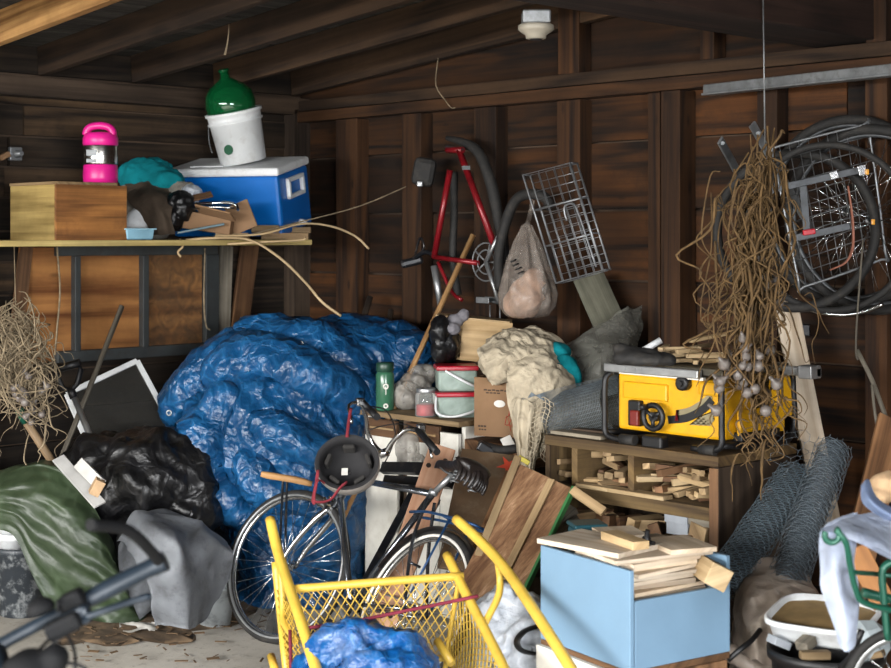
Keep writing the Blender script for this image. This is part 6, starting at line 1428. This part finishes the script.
zr = P(826, 648, 4.6).z; o = V((oc.x, oc.y, 0))
bm = NB(); lathe(bm, [(.13, .002), (.135, .008), (.165, zr - .03), (.178, zr - .028), (.18, zr), (.172, zr + .002), (.16, zr - .03), (.155, zr - .08), (.01, zr - .082)], o, seg=36); T.part('shell', bm, M['blk']); T.done()
for k, (px, py, d, s, m, rz, ry, lb) in enumerate(((779, 642, 4.6, (.06, .05, .025), 'brick', 20, 24, 'white-grey tile tilted at the left of the bin top'), (797, 636, 4.65, (.045, .05, .02), 'pine', -10, -8, 'small pale block under the left corner of the tub'), (806, 643, 4.55, (.05, .045, .03), 'greywood', 40, -20, 'grey block lying in the bin below the tub'), (815, 655, 4.5, (.09, .03, .025), 'pine2', 5, 0, 'pine offcut lying in front in the bin'), (873, 655, 4.5, (.07, .03, .02), 'pine2', -30, -18, 'pine offcut at the right side of the bin'))):
    bm = NB(); box(bm, P(px, py, d), s, frame(rz) @ rotm('Y', ry), .003); one('scrap_block', bm, M[m], lb, 'block')
T = Thing('plastic_jug', 'translucent grey plastic jug in the bin under the pale sheet', 'jug')
bm = NB(); lathe(bm, [(.05, 0), (.07, .02), (.072, .07), (.05, .11), (.02, .125), (.02, .14)], P(850, 652, 4.55), frame(0) @ rotm('Y', 62), 8, smooth=False); T.part('body', bm, film('jug_plastic', '#a9b4b8', .8, .3, .2)); T.done()
T = Thing('food_tub', 'shallow white plastic tub with dried brown residue, on the bin', 'tub')
o = P(824, 633, 4.68); Rt = frame(-32) @ rotm('X', 7)
bm = NB(); nn_ = 40; lv = []
for sx_, sy_, z in ((.13, .115, 0), (.142, .127, .012), (.152, .137, .052), (.162, .147, .054), (.162, .147, .068), (.152, .137, .07), (.144, .128, .045), (.12, .11, .04)):
    lv.append([bm.verts.new(o + Rt @ V((sx_ * math.copysign(abs(math.cos(t)) ** .45, math.cos(t)), sy_ * math.copysign(abs(math.sin(t)) ** .45, math.sin(t)), z))) for t in [2 * math.pi * k / nn_ for k in range(nn_)]])
for i in range(len(lv) - 1):
    for k in range(nn_): f = bm.faces.new((lv[i][k], lv[i][(k+1) % nn_], lv[i+1][(k+1) % nn_], lv[i+1][k])); f.smooth = True
bm.faces.new(lv[0]); T.part('tub_body', bm, M['white'])
bm = NB(); bm.faces.new([bm.verts.new(o + Rt @ V((.146 * math.copysign(abs(math.cos(t)) ** .45, math.cos(t)), .13 * math.copysign(abs(math.sin(t)) ** .45, math.sin(t)), .052 + .002 * math.sin(5 * t)))) for t in [2 * math.pi * k / nn_ for k in range(nn_)]]); T.part('residue', bm, M['sediment']); T.done()
# green folding chair with the pale sheet thrown over it
T = Thing('green_chair', 'dark green metal garden chair under the pale sheet at right', 'chair')
def gt(pts, r_=.008): bm = NB(); tube(bm, [P(*p) for p in pts], r_, 10, 5); return bm
c = P(832, 535, 3.68); bm = NB(); ring(bm, c, frame(0) @ rotm('X', 90), .018, .008, 20, 8, 150, 420); T.part('scroll', bm, M['greenpaint'])
T.part('arm_rail', gt([(836, 530, 3.68), (846, 543, 3.68), (850, 565, 3.7), (856, 590, 3.72), (865, 603, 3.74), (900, 612, 3.8)], .008), M['greenpaint'])
T.part('cross_rail', gt([(852, 572, 3.71), (875, 574, 3.9), (905, 577, 3.9)], .006), M['greenpaint'])
T.part('seat_rail', gt([(862, 592, 3.95), (885, 598, 3.95), (910, 602, 3.95)], .013), M['greenpaint'])
T.part('back_loop', gt([(888, 640, 3.85), (884, 600, 3.85), (882, 575, 3.85), (885, 566, 3.85), (893, 562, 3.85), (905, 562, 3.85)], .01), M['greenpaint'])
for px, d in ((900, 3.8), (905, 3.95), (930, 3.7), (925, 3.9)):
    a = P(px, 606, d); bm = NB(); tube(bm, [a, V((a.x, a.y, .01))], .011, 10); T.part('leg', bm, M['greenpaint'])
a = P(868, 606, 3.9); bm = NB(); tube(bm, [P(900, 606, 3.8), P(905, 606, 3.95), P(930, 606, 3.9), P(930, 606, 3.7)], .008, 8, closed=True); T.part('seat_frame', bm, M['greenpaint'])
T.done()
rows = [[P(819, 533, 3.86), P(819, 560, 3.82), P(825, 600, 3.8), P(838, 640, 3.82)], [P(832, 521, 3.9), P(834, 555, 3.78), P(840, 600, 3.76), P(846, 649, 3.8)], [P(850, 515, 3.95), P(848, 550, 3.8), P(852, 600, 3.8), P(856, 643, 3.82)], [P(858, 512, 4.0), P(856, 540, 3.86), P(857, 575, 3.85), P(860, 610, 3.86)]]
T = Thing('pale_sheet', 'pale bluish-white sheet thrown over the green chair at the right', 'sheet')
fold2 = lambda p, u, v: p + FW * math.sin(u * 11 + v * 2) * .008
bm = loft(NB(), rows, 10, 10, .008, 9, 6, fold2); bmesh.ops.solidify(bm, geom=bm.faces, thickness=.003); T.part('hanging_end', bm, M['bluewhite'])
rows = [[P(820, 532, 3.86), P(845, 516, 3.95), P(873, 512, 4.05), P(905, 510, 4.1)], [P(834, 534, 3.82), P(858, 532, 3.82), P(880, 540, 3.85), P(910, 545, 3.9)], [P(846, 540, 3.8), P(862, 545, 3.78), P(884, 557, 3.78), P(915, 570, 3.8)]]
bm = loft(NB(), rows, 10, 10, .006, 9, 7, fold2); bmesh.ops.solidify(bm, geom=bm.faces, thickness=.003); T.part('top_fold', bm, M['bluewhite'])
rows = [[P(861, 485, 4.05), P(862, 500, 4.02), P(873, 512, 4.02), P(900, 528, 4.0)], [P(866, 479, 4.08), P(868, 494, 4.0), P(880, 508, 3.98), P(905, 522, 3.98)], [P(870, 480, 4.1), P(874, 492, 4.06), P(884, 502, 4.04), P(908, 515, 4.02)]]
bm = loft(NB(), rows, 8, 8, .004, 9, 9); bmesh.ops.solidify(bm, geom=bm.faces, thickness=.003); T.part('rolled_edge', bm, plain('bluish_cloth', '#93a5c6', .85)); T.done()
bm = blob([(P(886, 482, 4.2), (.04, .04, .028), frame(0)), (P(880, 494, 4.2), (.05, .05, .02), frame(0))], .007, ((.006, 20, 'r'),), 44)
one('tan_hat', bm, M['tan'], 'tan cloth cap lying on the pale sheet at the right frame edge', 'hat')
bm = NB(); plank(bm, P(855, 548, 4.5), P(885, 606, 4.45), .07, .015, n=-FW); one('ply_strip', bm, M['ply'], 'narrow tan board standing behind the green chair', 'board')
T = Thing('loose_wheel', 'bicycle wheel rim edge poking in at the lower right corner', 'bicycle wheel')
wheel(T, P(915, 700, 4.1), facing(-30), .2, .014, 20); T.done()
for pts, lb in (([(728, 660, 4.7), (742, 648, 4.7), (752, 640, 4.75), (760, 630, 4.8)], 'dark bent tube by the crate stand at bottom right'), ([(840, 668, 4.3), (852, 655, 4.25), (858, 640, 4.2), (862, 630, 4.2)], 'black cable loop rising in front of the bin')):
    bm = NB(); tube(bm, [P(*p) for p in pts], .009, 8, 4); one('black_tube', bm, M['blk'], lb, 'tube')
# ------------------------------------------------------------------ mountain bike whose bars cut into the lower left
T = Thing('mountain_bike', 'blurred mountain bike handlebar cutting into the lower left corner', 'bicycle')
dm = 2.9
def MB_(px, py, d=dm): return P(px, py, d)
bm = NB(); tube(bm, [MB_(-60, 682, 2.8), MB_(0, 645, 2.85), MB_(80, 603, 2.92), MB_(120, 585, 2.95)], .013, 12, 4); hb2 = T.part('handlebar', bm, M['steelblue'])
bm = NB(); tube(bm, [MB_(84, 602, 2.92), MB_(110, 588, 2.94), MB_(148, 569, 2.98), MB_(160, 563, 2.99)], [.0165, .019, .018, .019], 14, 3); T.part('grip', bm, M['steelblue'], hb2)
bm = NB(); tube(bm, [MB_(160, 563, 2.99), MB_(150, 550, 2.92), MB_(132, 533, 2.84), MB_(116, 527, 2.8), MB_(90, 525, 2.74)], .0115, 12, 5); T.part('bar_end', bm, M['sportblk'], hb2)
bm = NB(); lathe(bm, [(.02, -.014), (.02, .014)], MB_(159, 564, 2.99), basis(MB_(120, 585) - MB_(84, 602), UP) @ rotm('Y', 90), 16); T.part('bar_clamp', bm, M['steelblue'], hb2)
bm = NB(); tube(bm, [MB_(78, 620, 2.86), MB_(95, 614, 2.84), MB_(130, 602, 2.88), MB_(150, 596, 2.9)], .007, 8, 4); box(bm, MB_(76, 618, 2.86), (.06, .035, .035), frame(0) @ rotm('Y', -26), .008); T.part('brake_lever', bm, M['steelblue'], hb2)
bm = NB(); box(bm, MB_(74, 604, 2.9), (.05, .045, .05), frame(0) @ rotm('Y', -26), .01); box(bm, MB_(64, 626, 2.84), (.07, .04, .035), frame(0) @ rotm('Y', -26), .01); T.part('shifter', bm, M['sportblk'], hb2)
bm = NB(); lathe(bm, [(.026, 0), (.028, .006), (.024, .018), (.012, .026), (.004, .028)], MB_(42, 612, 2.86), frame(0) @ rotm('Y', -20), 22); tube(bm, [MB_(58, 612, 2.84), MB_(58, 600, 2.84)], .004, 6); T.part('bell', bm, M['sportblk'], hb2)
bm = NB(); tube(bm, [MB_(50, 655, 2.8), MB_(30, 662, 2.75), MB_(56, 634, 2.85), MB_(70, 640, 2.85), MB_(75, 668, 2.8), MB_(60, 720, 2.8)], .0035, 6, 6); tube(bm, [MB_(76, 626, 2.85), MB_(40, 655, 2.82), MB_(50, 660, 2.8), MB_(85, 668, 2.8), MB_(90, 690, 2.8)], .0035, 6, 6); T.part('cable', bm, M['blk'], hb2)
bm = blob([(MB_(30, 672, 2.75), (.05, .05, .04), frame(0)), (MB_(55, 660, 2.75), (.025, .03, .03), frame(0))], .008, ((.004, 14, 'r'),), 50); T.part('lamp_pouch', bm, M['sportblk'], hb2)
bm = NB(); st0 = MB_(-5, 648, 2.85); hd = MB_(10, 700, 2.75); hd2 = V((hd.x, hd.y, .72)); tube(bm, [st0, hd, hd2], .02, 12); T.part('stem', bm, M['steelblue'])
fw2 = (FW * .35 - RT * .4).normalized(); fw2 = (FW * .2 + RT * -.98).normalized()
ctr = V((hd2.x, hd2.y, .34)) + fw2 * .12
for s in (-1, 1):
    bm = NB(); sd2 = UP.cross(fw2) * .055 * s; tube(bm, [hd2 + sd2, ctr + sd2], .014, 10); T.part('fork_leg', bm, M['blkmetal'])
wheel(T, ctr, Matrix((fw2, UP, fw2.cross(UP))).transposed(), .335, .026, 28)
bk = hd2 - fw2 * .62; bm = NB(); tube(bm, [hd2 + UP * .1, bk + UP * .12], .018, 10); tube(bm, [hd2 + UP * .05, V((bk.x, bk.y, .3)) + fw2 * .08], .02, 10); tube(bm, [bk + UP * .2, V((bk.x, bk.y, .3)) + fw2 * .08], .017, 10)
rc = V((hd2.x, hd2.y, .34)) - fw2 * .95
tube(bm, [bk + UP * .12, rc], .01, 8); tube(bm, [V((bk.x, bk.y, .3)) + fw2 * .08, rc], .011, 8); T.part('frame', bm, M['blkmetal'])
wheel(T, rc, Matrix((fw2, UP, fw2.cross(UP))).transposed(), .335, .026, 28)
bm = NB(); box(bm, bk + UP * .26, (.24, .1, .05), Matrix((fw2, UP.cross(fw2), UP)).transposed(), .02); T.part('saddle', bm, M['blk'])
T.done()
